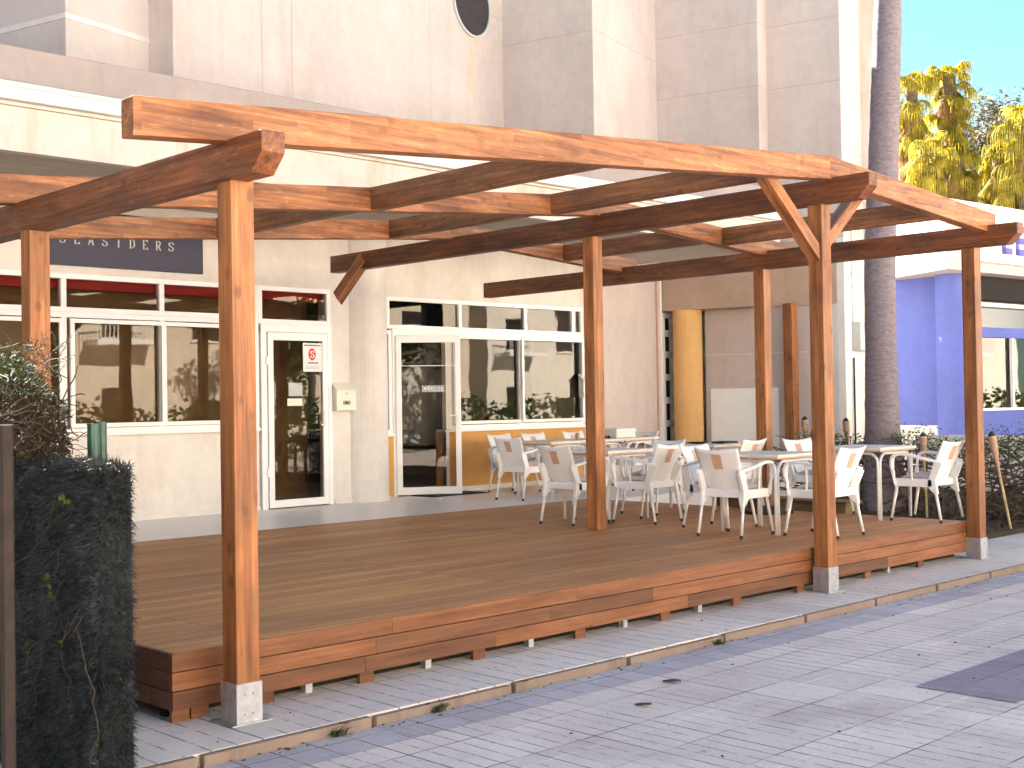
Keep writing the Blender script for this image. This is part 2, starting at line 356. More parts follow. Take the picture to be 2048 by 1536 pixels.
def frame_mw(p, dx, up=(0, 0, 1)):       # local X along dx, local Y up, local Z = outward
    x = Vector(dx).normalized(); y = Vector(up); z = x.cross(y)
    return Matrix(((x.x, y.x, z.x, p[0]), (x.y, y.y, z.y, p[1]), (x.z, y.z, z.z, p[2]), (0, 0, 0, 1)))
FONT = {  # serif block strokes on a 0..4 x 0..6 grid
 'S': [[(3.6, 4.6), (3.4, 5.6), (2, 6), (.6, 5.5), (.4, 4.4), (1.4, 3.3), (2.8, 2.7), (3.7, 1.7), (3.3, .5), (2, 0), (.6, .4), (.3, 1.5)]],
 'E': [[(.8, 0), (.8, 6)], [(.2, 6), (3.5, 6), (3.5, 5)], [(.2, 0), (3.6, 0), (3.6, 1.1)], [(.8, 3), (2.6, 3)]],
 'A': [[(.4, 0), (2, 6), (3.6, 0)], [(1, 2), (3, 2)], [(0, 0), (1, 0)], [(3, 0), (4, 0)]],
 'I': [[(2, 0), (2, 6)], [(1.2, 0), (2.8, 0)], [(1.2, 6), (2.8, 6)]],
 'D': [[(.8, 0), (.8, 6)], [(.2, 6), (2, 6), (3.4, 5), (3.8, 3), (3.4, 1), (2, 0), (.2, 0)]],
 'R': [[(.8, 0), (.8, 6)], [(.2, 6), (2.4, 6), (3.4, 5.2), (3.3, 3.9), (2.4, 3.1), (.8, 3.1)], [(2, 3.1), (3.6, 0), (4, 0)], [(.2, 0), (1.4, 0)]],
}
def serif_letter(ch, h, width=.011):
    mb = MB()
    for st in FONT[ch]:
        for a, b in zip(st[:-1], st[1:]):
            A = Vector((a[0]*h/6, 0, a[1]*h/6)); B = Vector((b[0]*h/6, 0, b[1]*h/6)); d = (B-A).normalized(); n = Vector((-d.z, 0, d.x))
            w_ = width*(.45 if abs(d.x) > .8 else 1); A -= d*w_*.3; B += d*w_*.3
            q = [A+n*w_, B+n*w_, B-n*w_, A-n*w_]; n0 = len(mb.v)
            mb.v += [tuple(x) for x in q]+[tuple(x+Vector((0, -.006, 0))) for x in q]
            mb.f += [(n0+4, n0+5, n0+6, n0+7)]+[(n0+i, n0+(i+1) % 4, n0+4+(i+1) % 4, n0+4+i) for i in range(4)]
    return mb

# ================================================================== GROUND
DZ = .355   # deck and terrace floor level
tag(MB().box(-300, 300, -300, 300, -.4, -.30).build('ground', 'street'), kind='structure')
tag(MB().box(-60, 60, -7.5, 2.0, -.29, -.0545).build('pavement', 'pave'), kind='structure')
# paving in laid bands
g = MB(); g.box(-60, 60, 2.0, 4.83, -.2, -.05); tag(g.build('pavement_pale', 'pave'), kind='structure').name = 'pavement'
tag(MB().box(-60, 60, 4.83, 5.15, -.2, -.0505).build('pavement', 'paveb'), kind='structure')
mb = MB(); mb.box(6.62, 12.6, 2.98, 3.56, -.046, -.0455); tag(mb.build('pavement', 'pavep'), kind='structure')
# kerb stones, one course of separate stones with gaps
mb = MB(); x = -6.0; rr = random.Random(3)
while x < 45:
    L = .98; dy = rr.uniform(-.006, .006); dz_ = rr.uniform(-.006, .004)
    mb.box(x+.012, x+L, 5.155+dy, 5.20+dy, -.2, .0+dz_); x += 1.0
tag(mb.build('kerb', 'kerb', bevel=.006), kind='structure')
tag(MB().box(-20, 45, 5.208, 7.4, -.2, .002).build('walkway', 'strip'), kind='structure')
tag(MB().box(12.3, 60, 6.35, 40, -.2, .06).build('soil', 'soil'), kind='structure')
tag(MB().box(-20, 12.3, 7.4, 26, -.2, .001).build('ground', 'soil'), kind='structure')
mb = MB(); mb.box(2.2, 11.955, 10.87, 13.6, -.1, DZ-.001); mb.box(11.955, 16.9, 10.6, 14.5, -.1, DZ-.002)
tag(mb.build('terrace_floor', 'tile'), kind='structure')
# far street beyond and sunlit road opposite
tag(MB().box(-120, 120, -13.0, -7.5, -.29, -.07).build('road', 'road'), kind='structure')

# ================================================================== DECK
deck = empty('timber_deck', (3.2, 5.78, 0), 'raised brown timber deck with a three-board skirt, under the pergola', 'deck')
dv = Vector((3.2, 5.78, 0)).freeze()
def dk(mb, n, m, **k):
    o = mb.build(n, m, None, **k); o.parent = deck; o.matrix_parent_inverse = Matrix.Translation(-Vector(dv)); return o
dk(MB().box(3.222, 11.93, 5.803, 10.868, DZ-.028, DZ), 'deck_surface', 'deck')
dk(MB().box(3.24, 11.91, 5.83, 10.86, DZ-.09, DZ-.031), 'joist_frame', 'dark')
rr = random.Random(11)
tones = []
for k in range(5):
    f_ = .75+.17*k; tones.append(wood('skirting_tone', (.16*f_, .056*f_, .018*f_), (.28*f_, .108*f_, .037*f_), (.12, .03, .015), rough=.5, knots=False, lam=False))
for row in range(3):
    z1 = DZ-.001-row*.097; x = 3.2; j = 0
    brk = [[3.2, 4.62, 6.2, 8.15, 10.1, 11.95], [3.2, 4.5, 5.95, 7.0, 8.1, 9.6, 11.95], [3.2, 4.42, 5.45, 6.35, 7.4, 9.0, 10.3, 11.95]][row]
    for a, b in zip(brk[:-1], brk[1:]):
        o = dk(MB().box(a+.001, b-.001, 5.78, 5.802, z1-.0925, z1), 'skirting_board', tones[rr.randrange(5)], bevel=.002, origin=(a, 5.78, z1))
    dk(MB().box(3.2, 3.222, 5.804, 10.86, z1-.0925, z1), 'skirting_board', tones[0], origin=(3.2, 5.8, z1))
    dk(MB().box(11.93, 11.952, 5.804, 10.86, z1-.0925, z1), 'skirting_board', tones[1], origin=(11.93, 5.8, z1))
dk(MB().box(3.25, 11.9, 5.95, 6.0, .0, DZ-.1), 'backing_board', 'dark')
for xx in (3.21, 3.32, 3.72, 4.40, 5.28, 6.21, 7.12, 8.0, 8.88, 9.95, 10.9): 
    dk(MB().box(xx, xx+.1, 5.806, 5.83, 0, DZ-.2), 'foot', tones[rr.randrange(3)])
for xx in (4.05, 4.92, 5.80, 6.74, 7.60, 10.4):
    dk(MB().box(xx, xx+.045, 5.84, 5.885, 0, DZ-.1), 'support_leg', 'steel')

# ================================================================== PERGOLA
PG = (3.45, 5.6, 0)
pg = empty('timber_pergola', PG, 'open orange-brown timber pergola with six posts and a low ridged beam roof', 'pergola')
PI_ = Matrix.Translation(-Vector(PG))
def pp(mb, n, m, **k):
    o = mb.build(n, m, None, **k); o.parent = pg; o.matrix_parent_inverse = PI_; return o
def along(p, q):          # frame with local X from p to q
    p, q = Vector(p), Vector(q); x = (q-p).normalized(); h = Vector((0, 1, 0)) if abs(x.y) < .9 else Vector((1, 0, 0))
    z = x.cross(h).normalized(); z = z if z.z >= 0 else -z; y = z.cross(x)
    if abs(x.z) > .95: y = Vector((0, 1, 0)); z = x.cross(y)
    return Matrix(((x.x, y.x, z.x, p.x), (x.y, y.y, z.y, p.y), (x.z, y.z, z.z, p.z), (0, 0, 0, 1))), (q-p).length
def placed(o, mw): o.matrix_basis = mw; return o
W = .135
B1, B2, B3 = 3.385, 9.02, 11.80      # left faces of the three main beams
Z1, Z2, Z3 = 2.945, 3.395, 3.245     # tops of the main beams
def post(x, y, z0, z1, foot=True):
    o = pp(MB().box(0, z1-z0, 0, W, 0, W), 'post', 'post', bevel=.006)
    placed(o, Matrix(((0, 0, 1, x), (0, 1, 0, y), (1, 0, 0, z0), (0, 0, 0, 1))))
    if foot:
        s_ = MB().box(x-.008, x+W+.008, y-.008, y+W+.008, .006, .205); s_.box(x-.05, x+W+.05, y-.035, y+W+.05, .002, .009)
        for k in (.05, .1): 
            for zz in (.05, .15): s_.tube([(x+k-.01, y-.008, zz), (x+k-.01, y-.016, zz)], .007, 6)
        b_ = s_.build('post_base', 'steel', None, bevel=.002); b_.parent = o; b_.matrix_parent_inverse = o.matrix_basis.inverted() @ PI_ if False else o.matrix_basis.inverted()
    return o
post(B1+.03, 5.52, .19, Z1-.19); post(B2+.02, 5.61, .19, Z2-.19); post(B3+.02, 5.64, .19, Z3-.19)
post(B1, 7.86, DZ, Z1-.19, False); post(B2+.02, 8.14, DZ, Z2-.19, False); post(B3, 8.08, DZ, Z3-.19, False)
def main_beam(x, z, y0, y1):
    h = .20; c = .10
    # profile in (length, height); local X is length
    mb = MB().prism([(0, 0), (0, -h*.52), (c, -h), (y1-y0, -h), (y1-y0, 0)][::-1], 0, W, 1)
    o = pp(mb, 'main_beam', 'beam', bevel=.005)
    placed(o, Matrix(((0, 1, 0, x), (1, 0, 0, y0), (0, 0, 1, z), (0, 0, 0, 1)))); return o
main_beam(B1, Z1, 5.19, 9.6); main_beam(B2, Z2, 5.16, 12.38); main_beam(B3, Z3, 5.20, 12.66)
for b_ in ():
    pass
def ztop(x):      # top line of the purlins
    return 3.125+(x-3.4)*(3.565-3.125)/(9.0-3.4) if x < 9.0 else 3.565-(x-9.0)*(3.565-3.375)/(11.8-9.0)
PH = .19
def purlin(y, xa, xb):
    mb = MB(); za, zb = ztop(xa), ztop(xb)
    v = [(0, 0, -PH), (0, 0, 0), (xb-xa, 0, zb-za), (xb-xa, 0, zb-za-PH)]
    mb.v = v+[(a, W*.9, c) for a, _, c in v]; mb.f = [(0, 1, 2, 3)[::-1], (4, 5, 6, 7), (0, 4, 5, 1)[::-1], (1, 5, 6, 2)[::-1], (2, 6, 7, 3)[::-1], (3, 7, 4, 0)[::-1]]
    o = pp(mb, 'purlin', 'larch', bevel=.005); placed(o, Matrix.Translation((xa, y, za))); return o
for y, xl, xr in ((5.49, 2.87, 11.98), (8.02, 2.6, 12.2), (10.15, 2.6, 12.1)):
    purlin(y, xl, 8.999); purlin(y, 9.001, xr)
def rafter(x, y0, y1):
    z = ztop(x+.05)-.004
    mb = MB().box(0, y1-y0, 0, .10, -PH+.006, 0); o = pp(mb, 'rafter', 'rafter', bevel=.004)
    placed(o, Matrix(((0, 1, 0, x), (1, 0, 0, y0), (0, 0, 1, z), (0, 0, 0, 1))))
for x, x2 in ((6.27, 6.12), (8.36-1.0*0, 8.14), (10.98, 10.75)):
    rafter(x-.02, 5.49+W*.9+.001, 8.019); rafter(x2, 8.02+W*.9+.001, 10.149)
def brace(p, q, w_=.10, d=.11):
    mw, L = along(p, q); mb = MB().prism([(0-.06, -w_/2), (L-.0, -w_/2), (L+.07, w_/2), (.04, w_/2)], 0, d, 1)
    o = pp(mb, 'brace', 'larch', bevel=.004); placed(o, mw); return o
brace((9.02, 5.735, 2.80), (8.33, 5.735, 3.36)); brace((9.20, 5.735, 2.80), (9.93, 5.735, 3.40))
brace((B2+.015, 12.22, 2.84), (B2+.015, 11.72, 3.24), .13, .11)

# ================================================================== BUILDING (ground floor)
bd = empty('cafe_building', (9, 13, 0), 'cream rendered building with a flat canopy, glazed café front and stepped upper walls', 'building')
BI = Matrix.Translation((-9, -13, 0))
def bp(mb, n, m, par=None, **k):
    o = mb.build(n, m, None, **k); o.parent = par or bd; o.matrix_parent_inverse = BI; return o
Y1, Y2 = 12.95, 13.30
a_ = R(14.9); eF = Vector((math.cos(a_), math.sin(a_), 0)); eS = Vector((-math.sin(a_), math.cos(a_), 0))
KC = Vector((5.978, 12.907, 0)); KB = Vector((7.108, 13.208, 0)); KA = Vector((7.208, 12.831, 0)); K0 = Vector((14.202, 14.692, 0))
K1 = Vector((14.626, 13.10, 0)); K2 = Vector((16.936, 13.715, 0)); K3 = Vector((17.406, 11.947, 0)); K3b = Vector((17.81, 12.054, 0))
K4 = Vector((18.128, 10.856, 0)); K5 = Vector((19.316, 11.172, 0)); KL = KC+eS*9
ZS = 3.87   # canopy soffit
# ground-floor walls
mb = MB(); mb.box(-6, 8.36, Y1, Y1+.25, 0, 1.31); mb.box(-6, 9.42, Y1, Y1+.25, 3.055, ZS); mb.box(9.42, 9.98, Y1, Y1+.25, 0, ZS)
bp(mb, 'wall', 'wall')
mb = MB(); mb.box(-6, 8.36, Y1-.018, Y1-.002, DZ-.02, DZ+.05); mb.box(9.46, 10.35, Y1-.018, Y1-.002, DZ-.02, DZ+.05); bp(mb, 'plinth', 'wallw')
mb = MB(); pts = [(10.02+.345*math.cos(R(180+k*9)), 13.12+.36*math.sin(R(180+k*9))) for k in range(21)]
mb.prism(pts+[(10.37, 13.5), (9.67, 13.5)], 0, ZS, 2); bp(mb, 'column', 'wall')
mb = MB(); mb.box(10.36, 14.66, Y2, Y2+.25, 3.055, ZS); mb.box(14.50, 14.64, Y2, Y2+.25, 0, 3.055); bp(mb, 'wall', 'wall')
mb = MB(); mb.box(10.40, 10.70, Y2-.02, Y2+.2, DZ, 1.17); mb.box(11.62, 14.50, Y2-.02, Y2+.2, DZ, 1.20); bp(mb, 'sill_panel', 'orange')
mb = MB(); mb.box(11.55, 14.56, Y2-.09, Y2+.1, 1.20, 1.235); mb.box(10.40, 10.72, Y2-.05, Y2+.1, 1.17, 1.20); bp(mb, 'window_sill', 'white')
bp(MB().box(-6, 8.34, Y1-.07, Y1+.1, 1.31, 1.34), 'window_sill', 'white')
bp(MB().box(11.62, 14.5, Y2-.05, Y2-.022, DZ, DZ+.07), 'plinth', 'wallw')
# interior
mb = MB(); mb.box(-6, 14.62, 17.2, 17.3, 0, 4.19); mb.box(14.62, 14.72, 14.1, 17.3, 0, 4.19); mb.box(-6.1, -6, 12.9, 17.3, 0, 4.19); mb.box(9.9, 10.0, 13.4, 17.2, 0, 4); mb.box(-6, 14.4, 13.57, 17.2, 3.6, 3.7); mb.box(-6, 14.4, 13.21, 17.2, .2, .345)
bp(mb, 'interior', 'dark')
bp(MB().box(-6, 8.3, Y1+.42, Y1+.44, .4, 3.05), 'curtain', 'tan'); bp(MB().box(8.3, 9.5, Y1+.62, Y1+.64, .4, 3.05), 'curtain', 'tan')
mb = MB(); mb.box(-6, 9.38, Y1+.10, Y1+.2, 2.90, 3.04); bp(mb, 'roller_blind', 'red')

def window(xs, z0, z1, y, mat='white', fr=.055, depth=.07, pane=True, sill=False):
    """xs = pane boundaries along X. one window part with frame bars, panes as sub-parts"""
    mb = MB(); x0, x1 = xs[0], xs[-1]
    mb.box(x0, x1, y-.015, y+depth, z0, z0+fr); mb.box(x0, x1, y-.015, y+depth, z1-fr, z1)
    for i, x in enumerate(xs):
        if i == 0: a, b = x, x+fr
        elif i == len(xs)-1: a, b = x-fr, x
        else: a, b = x-fr*.55, x+fr*.55
        mb.box(a, b, y-.013, y+depth-.002, z0+fr, z1-fr)
    o = bp(mb, 'window', mat, bevel=.003)
    for a, b in zip(xs[:-1], xs[1:]):
        p_ = MB().quad((a+.02, y+.025, z0+.02), (b-.02, y+.025, z0+.02), (b-.02, y+.025, z1-.02), (a+.02, y+.025, z1-.02)).build('pane', 'glass', None)
        p_.parent = o; p_.matrix_parent_inverse = Matrix.Identity(4)
    return o
def sash(x0, x1, z0, z1, y, par):
    f_ = .045; mb = MB(); mb.box(x0, x1, y-.03, y, z0, z0+f_); mb.box(x0, x1, y-.03, y, z1-f_, z1); mb.box(x0, x0+f_, y-.028, y-.001, z0+f_, z1-f_); mb.box(x1-f_, x1, y-.028, y-.001, z0+f_, z1-f_)
    o = mb.build('sash', 'white', None, bevel=.002); o.parent = par; o.matrix_parent_inverse = Matrix.Identity(4)
# front with red blind
window([2.0, 3.6, 4.78, 5.94, 7.09, 8.33], 2.64, 3.055, Y1)
w1 = window([2.0, 3.6, 4.78, 5.94, 7.09, 8.33], 1.34, 2.6395, Y1)
for a, b in ((4.80, 5.94), (5.97, 7.12), (7.06, 8.30)): sash(a+.02, b-.02, 1.40, 2.57, Y1-.017 if a != 5.97 else Y1-.035, w1)
window([8.36, 9.42], 2.60, 3.055, Y1); bp(MB().box(8.331, 8.359, Y1-.012, Y1+.06, 1.31, 3.05), 'window_post', 'white')
# closed door
dr = bp(MB().box(8.38, 8.46, Y1-.03, Y1+.04, DZ, 2.56).box(9.36, 9.42, Y1-.03, Y1+.04, DZ, 2.56).box(8.38, 9.42, Y1-.032, Y1+.04, 2.50, 2.599), 'door_frame', 'white', bevel=.003)
dd = bp(MB().box(8.47, 8.545, Y1-.045, Y1+.0, .37, 2.495).box(9.27, 9.345, Y1-.045, Y1+.0, .37, 2.495).box(8.545, 9.27, Y1-.045, Y1, .37, .46).box(8.545, 9.27, Y1-.045, Y1, 2.40, 2.495), 'door', 'white', bevel=.003)
def sub(o, par): o.parent = par; o.matrix_parent_inverse = Matrix.Identity(4); return o
sub(MB().quad((8.54, Y1-.02, .45), (9.28, Y1-.02, .45), (9.28, Y1-.02, 2.41), (8.54, Y1-.02, 2.41)).build('pane', 'glass', None), dd)
sub(MB().box(9.285, 9.33, Y1-.06, Y1-.046, 1.34, 1.56).tube([(9.31, Y1-.06, 1.36), (9.31, Y1-.11, 1.36), (9.19, Y1-.11, 1.36)], .010, 8).build('handle', 'white', None), dd)
sub(MB().box(8.44, 8.475, Y1-.05, Y1-.031, 2.1, 2.2).box(8.44, 8.475, Y1-.05, Y1-.031, .75, .85).build('hinge', 'white', None), dd)
# wall 2 windows
window([10.42, 10.62, 11.93, 13.24, 14.28, 14.50], 2.62, 3.055, Y2)
window([10.42, 10.68], 1.20, 2.60, Y2)
w2 = window([11.72, 13.12, 14.50], 1.235, 2.6195, Y2)
sash(11.76, 13.16, 1.30, 2.56, Y2-.017, w2); sash(13.10, 14.46, 1.30, 2.56, Y2-.037, w2)
bp(MB().box(10.68, 10.74, Y2-.03, Y2+.05, DZ, 2.6).box(11.62, 11.715, Y2-.03, Y2+.05, 1.24, 2.6).box(11.62, 11.68, Y2-.024, Y2+.05, DZ, 1.2).box(10.68, 11.715, Y2-.032, Y2+.05, 2.53, 2.619), 'door_frame', 'white', bevel=.003)
# open glazed door
do = bpy.data.objects.new('door', None)
od = MB(); L = .88; od.box(0, .075, -.02, .02, 0, 2.15); od.box(L-.075, L, -.02, .02, 0, 2.15); od.box(.075, L-.075, -.02, .02, 0, .10); od.box(.075, L-.075, -.02, .02, 2.055, 2.15)
bpy.data.objects.remove(do)
do = od.build('door', 'white', None, bevel=.003); do.parent = bd
ang = math.atan2(12.80-13.28, 11.42-10.70)
do.location = Vector((10.72, Y2-.04, .375))-Vector((9, 13, 0)); do.rotation_euler = (0, 0, ang)
def subl(o): o.parent = do; return o
subl(MB().quad((.07, 0, .09), (L-.07, 0, .09), (L-.07, 0, 2.06), (.07, 0, 2.06)).build('pane', 'glass', None))
subl(MB().box(L-.055, L-.02, -.034, -.02, .95, 1.12).tube([(L-.04, -.03, 1.06), (L-.04, -.075, 1.06), (L-.16, -.075, 1.06)], .010, 8).build('handle', 'white', None))
subl(MB().tube([(.07, -.012, 1.74), (L-.07, -.012, 1.74)], .006, 6).build('cross_bar', 'white', None))
# pier, recess and lower right walls
def wallseg(p, q, z0, z1, th=.25, name='wall', mat='wallp', off=0):
    d = (q-p).normalized(); n = Vector((-d.y, d.x, 0)); 
    mb = MB(); a, b, c, e = p+n*off, q+n*off, q+n*(off+th), p+n*(off+th)
    v = [Vector((k.x, k.y, z0)) for k in (a, b, c, e)]+[Vector((k.x, k.y, z1)) for k in (a, b, c, e)]
    mb.v = [tuple(k) for k in v]; mb.f = [(3, 2, 1, 0), (4, 5, 6, 7), (0, 1, 5, 4), (1, 2, 6, 5), (2, 3, 7, 6), (3, 0, 4, 7)]
    return bp(mb, name, mat)
HT = 9.3
poly = [KL, KC, KB, KA, K0, K1, K2, K3, K3b, K4, K5]
# upper storeys: one closed shell following the stepped plan
ring = [Vector((p.x, p.y, 0)) for p in poly]+[Vector((20.9, 11.6, 0))+eS*12, KL+eS*6]
mb = MB(); n = len(ring)
mb.v = [(p.x, p.y, 4.2) for p in ring]+[(p.x, p.y, HT) for p in ring]; mb.f = [tuple(range(n))[::-1], tuple(range(n, 2*n))]+[(i, (i+1) % n, n+(i+1) % n, n+i) for i in range(n)]
upper = bp(mb, 'upper_wall', 'wallp')
bp(MB().box(-30, 3.0, 22, 34, 0, 14), 'rear_shade_block', 'wallp')  # hidden block added behind the building to shade the terrace from the sun
# pier to the ground and lower wall bits
mb = MB(); rg = [K1, K2, K2+eS*1.2, K1+eS*1.2]; mb.prism([(p.x, p.y) for p in rg], 0, 4.199, 2); bp(mb, 'pier', 'wallp')
# overhanging side wall above the recess
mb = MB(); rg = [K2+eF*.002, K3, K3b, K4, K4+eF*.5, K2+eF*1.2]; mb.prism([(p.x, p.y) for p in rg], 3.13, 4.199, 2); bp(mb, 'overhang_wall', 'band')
rec0 = K4+eF*.05+eS*.0; 
wallseg(K4+eS*2.44+eF*.04, K4+eF*.04, 0, 3.129, .3, 'recess_wall', 'wallp')
mb = MB(); rg = [K4, K5, K5+eS*2, K4+eS*2+eF*.35, K4+eS*.12]; mb.prism([(p.x, p.y) for p in rg], 0, 4.199, 2); bp(mb, 'corner_pier', 'wallw')
pil = [K5, K5-eS*.28, K5-eS*.28+eF*.62, K5+eF*.62+eS*2, K5+eS*2]
bp(MB().prism([(q.x, q.y) for q in pil], 0, HT-.01, 2), 'corner_pilaster', 'fascia')
bp(MB().prism([((K5+eF*0+eS*.9).x, (K5+eS*.9).y), ((K5+eF*1.5+eS*.9).x, (K5+eF*1.5+eS*.9).y), ((K5+eF*1.5+eS*3).x, (K5+eF*1.5+eS*3).y), ((K5+eS*3).x, (K5+eS*3).y)], 0, HT, 2), 'set_back_wall', 'wall')
# shallow joints in the render: thin dark recessed strips
def joint(p, q, z, h=.009, mat=None, vert=False):
    d = (q-p).normalized(); nn = Vector((d.y, -d.x, 0)); mb = MB(); o_ = .002
    a, b = p+nn*o_, q+nn*o_
    mb.quad((a.x, a.y, z-h/2), (b.x, b.y, z-h/2), (b.x, b.y, z+h/2), (a.x, a.y, z+h/2)); return mb
M['joint'] = plain('render_joint', (.44, .31, .27), .9)
M['jointl'] = plain('pale_ledge', (.68, .62, .58), .8)
def jp(mb): o = mb.build('render_joint', 'joint', None); sub(o, upper)
for p, q, zs in ((K0, K1, (7.40,)), (K1, K2, (7.42,)), (K2, K3, (7.82, 6.77)), (K3, K3b, (7.82, 6.77)), (K3b, K4, (7.82, 6.77)), (K4, K5, (7.82, 6.77, 5.7)), (KA+eF*5.5, K0, (7.82,))):
    for z in zs: jp(joint(p, q, z))
for s_ in (1.475, 2.035, 5.137):
    p = KA+eF*s_; jp(MB().quad(p-eS*.002, p-eS*.002+eF*.014, p-eS*.002+eF*.014+Vector((0, 0, HT)), p-eS*.002+Vector((0, 0, HT))) if False else
       (lambda a, b: MB().quad((a.x, a.y, 4.7), (b.x, b.y, 4.7), (b.x, b.y, HT), (a.x, a.y, HT)))(p-eS*.002, p-eS*.002+eF*.010))
lg = MB()
for p, q in ((KL, KC), (KC, KB)):
    d = (q-p).normalized(); nn = Vector((d.y, -d.x, 0)); a, b = p-d*(.0), q+d*(.012 if q == KC else 0)
    v = [a, b, b+nn*.012, a+nn*.012]; lg.prism([(k.x, k.y) for k in (a+nn*.012, b+nn*.012, b, a)], 5.79, 5.85, 2)
sub(lg.build('ledge', 'jointl', None), upper)
for z in (3.42, 2.36, 3.64): 
    p, q = K4, K5; mbj = joint(p, q, z, .012); sub(mbj.build('render_joint', 'joint', None), upper)
sub(joint(K4+eS*3.0+eF*.038, K4+eF*.038, 2.36, .014).build('render_joint', 'jointl', None), upper)
# porthole with rust streak
pc = KA+eF*6.30; Rr = .50; zc = 7.36+Rr
mb = MB(); mb.prism([(Rr*math.cos(2*math.pi*k/40), Rr*math.sin(2*math.pi*k/40)) for k in range(40)], 0, .02, 2)
pw = frame_mw((pc.x, pc.y, zc), eF)
o = mb.build('porthole', 'glass', None); mb2 = MB()
ri = MB(); 
for k in range(40):
    a, b = 2*math.pi*k/40, 2*math.pi*(k+1)/40
    for (r0, r1, zz0, zz1) in ((Rr, Rr+.035, .0, .035),):
        c = lambda t_, r_, z_: (r_*math.cos(t_), r_*math.sin(t_), z_)
        ri.quad(c(a, r0, zz1), c(a, r1, zz1), c(b, r1, zz1), c(b, r0, zz1)); ri.quad(c(a, r1, zz0), c(b, r1, zz0), c(b, r1, zz1), c(a, r1, zz1)); ri.quad(c(b, r0, zz0), c(a, r0, zz0), c(a, r0, zz1), c(b, r0, zz1))
o.parent = bd; o.matrix_basis = Matrix.Translation((-9, -13, 0)) @ pw
o2 = ri.build('rim', 'boxgrey', o)
M['stain'] = stucco('rust_stained_render', (.74, .53, .38), .5)
sub(MB().quad(*[(pc-eF*.06-eS*.003+Vector((0, 0, 6.45))), pc+eF*.09-eS*.003+Vector((0, 0, 6.45)), pc+eF*.05-eS*.003+Vector((0, 0, 7.34)), pc-eF*.03-eS*.003+Vector((0, 0, 7.34))]).build('rust_streak', 'stain', None), upper)
M['glass2'] = plain('dark_glass', (.03, .028, .03), .12, 0, .1); o.data.materials[0] = M['glass2']
# canopy
bp(MB().box(-8, 16.2, 10.92, 16.2, ZS+.002, 4.26), 'canopy', 'soffit')
bp(MB().box(-8, 16.22, 10.8, 10.918, ZS-.02, 4.24), 'canopy_fascia', 'fascia')
bp(MB().box(-8, 16.22, 10.77, 10.95, 4.243, 4.275), 'canopy_moulding', 'fascia')
bp(MB().box(-8, 16.25, 10.70, 10.86, 4.278, 4.41).box(-8, 16.25, 10.685, 10.70, 4.385, 4.43), 'gutter', 'gutter', bevel=.01)
bp(MB().box(-8, 16.18, 10.87, 11.2, 4.28, 4.79), 'parapet', 'parapet', bevel=.015)
bp(MB().box(-8, 16.15, 11.2, 16.2, 4.28, 4.5), 'canopy_roof', 'parapet')
# glazed slatted door in recess, ochre column, white panel
gd = MB(); p = K2+eF*.03; q = K2+eF*.60
def F_(s_, d_, z): k = K2+eF*s_-eS*d_; return (k.x, k.y, z)
zs = [.45, .82, 1.24, 1.65, 2.04, 2.42, 2.78, 3.05]
def fbox(mb, s0, s1, d0, d1, z0, z1):
    P = [F_(s0, d0, 0), F_(s1, d0, 0), F_(s1, d1, 0), F_(s0, d1, 0)]; mb.prism([(k[0], k[1]) for k in P][::-1], z0, z1, 2); return mb
fbox(gd, .04, .14, -.05, .02, DZ, 3.1); fbox(gd, .46, .68, -.05, .02, DZ, 3.1)
for z in (DZ, .74, 1.14, 1.54, 1.94, 2.33, 2.70, 3.02): fbox(gd, .14, .46, -.05, .018, z, z+.11 if z < 3 else 3.1)
g_ = bp(gd, 'gate', 'white'); sub(fbox(MB(), .06, .54, -.09, -.055, DZ, 3.1).build('pane', 'dark', None), g_)
mb = MB(); cc = K2-eS*.40+eF*.22; mb.prism([(cc.x+.25*math.cos(2*math.pi*k/32), cc.y+.25*math.sin(2*math.pi*k/32)) for k in range(32)], 0, 3.129, 2)
o = bp(mb, 'recess_column', 'yellow', smooth=False)
fbk = bp(fbox(MB(), -.3, 3.2, -1.5, -.3, 0, 4.19), 'recess_wall', 'wallp')
pa = K4+eF*.035+eS*1.35; pb = K4+eF*.035+eS*.62
wallseg(K4+eS*2.35+eF*.04, K4+eS*1.15+eF*.04, DZ, 1.78, .02, 'service_door', 'white', off=-.02)
bp(fbox(MB(), -.13, -.07, .005, .06, .3, 3.86), 'downpipe', 'white'); bp(fbox(MB(), -.20, -.17, .005, .03, .3, 3.86), 'downpipe', 'copper')
# meter box with conduit on the corner pier
mt = MB()
def G_(s0, s1, d1, z0, z1): 
    P = [K4+eF*s0, K4+eF*s1, K4+eF*s1-eS*d1, K4+eF*s0-eS*d1]; return [(k.x, k.y) for k in P][::-1], z0, z1
mbx = MB(); mbx.prism(*G_(.40, .92, .14, 2.37, 2.84), 2)
ro = K4+eF*.66; mx = empty('meter_box', (ro.x, ro.y, 2.37), 'pale grey metal box on the white corner pier beside the palm trunk', 'meter box')
def at_root(o, root): o.parent = root; o.matrix_parent_inverse = Matrix.Translation(-Vector(root.location)); return o
at_root(mbx.build('box_body', 'boxgrey', None, bevel=.01), mx)
c1 = K4+eF*.44-eS*.03; at_root(MB().tube([(c1.x, c1.y, 2.84), (c1.x, c1.y, 4.4)], .02).build('conduit', 'white', None), mx)
c1 = K4+eF*.38-eS*.03; at_root(MB().tube([(c1.x, c1.y, .6), (c1.x, c1.y, 2.25)], .016).build('conduit', 'rust', None), mx)

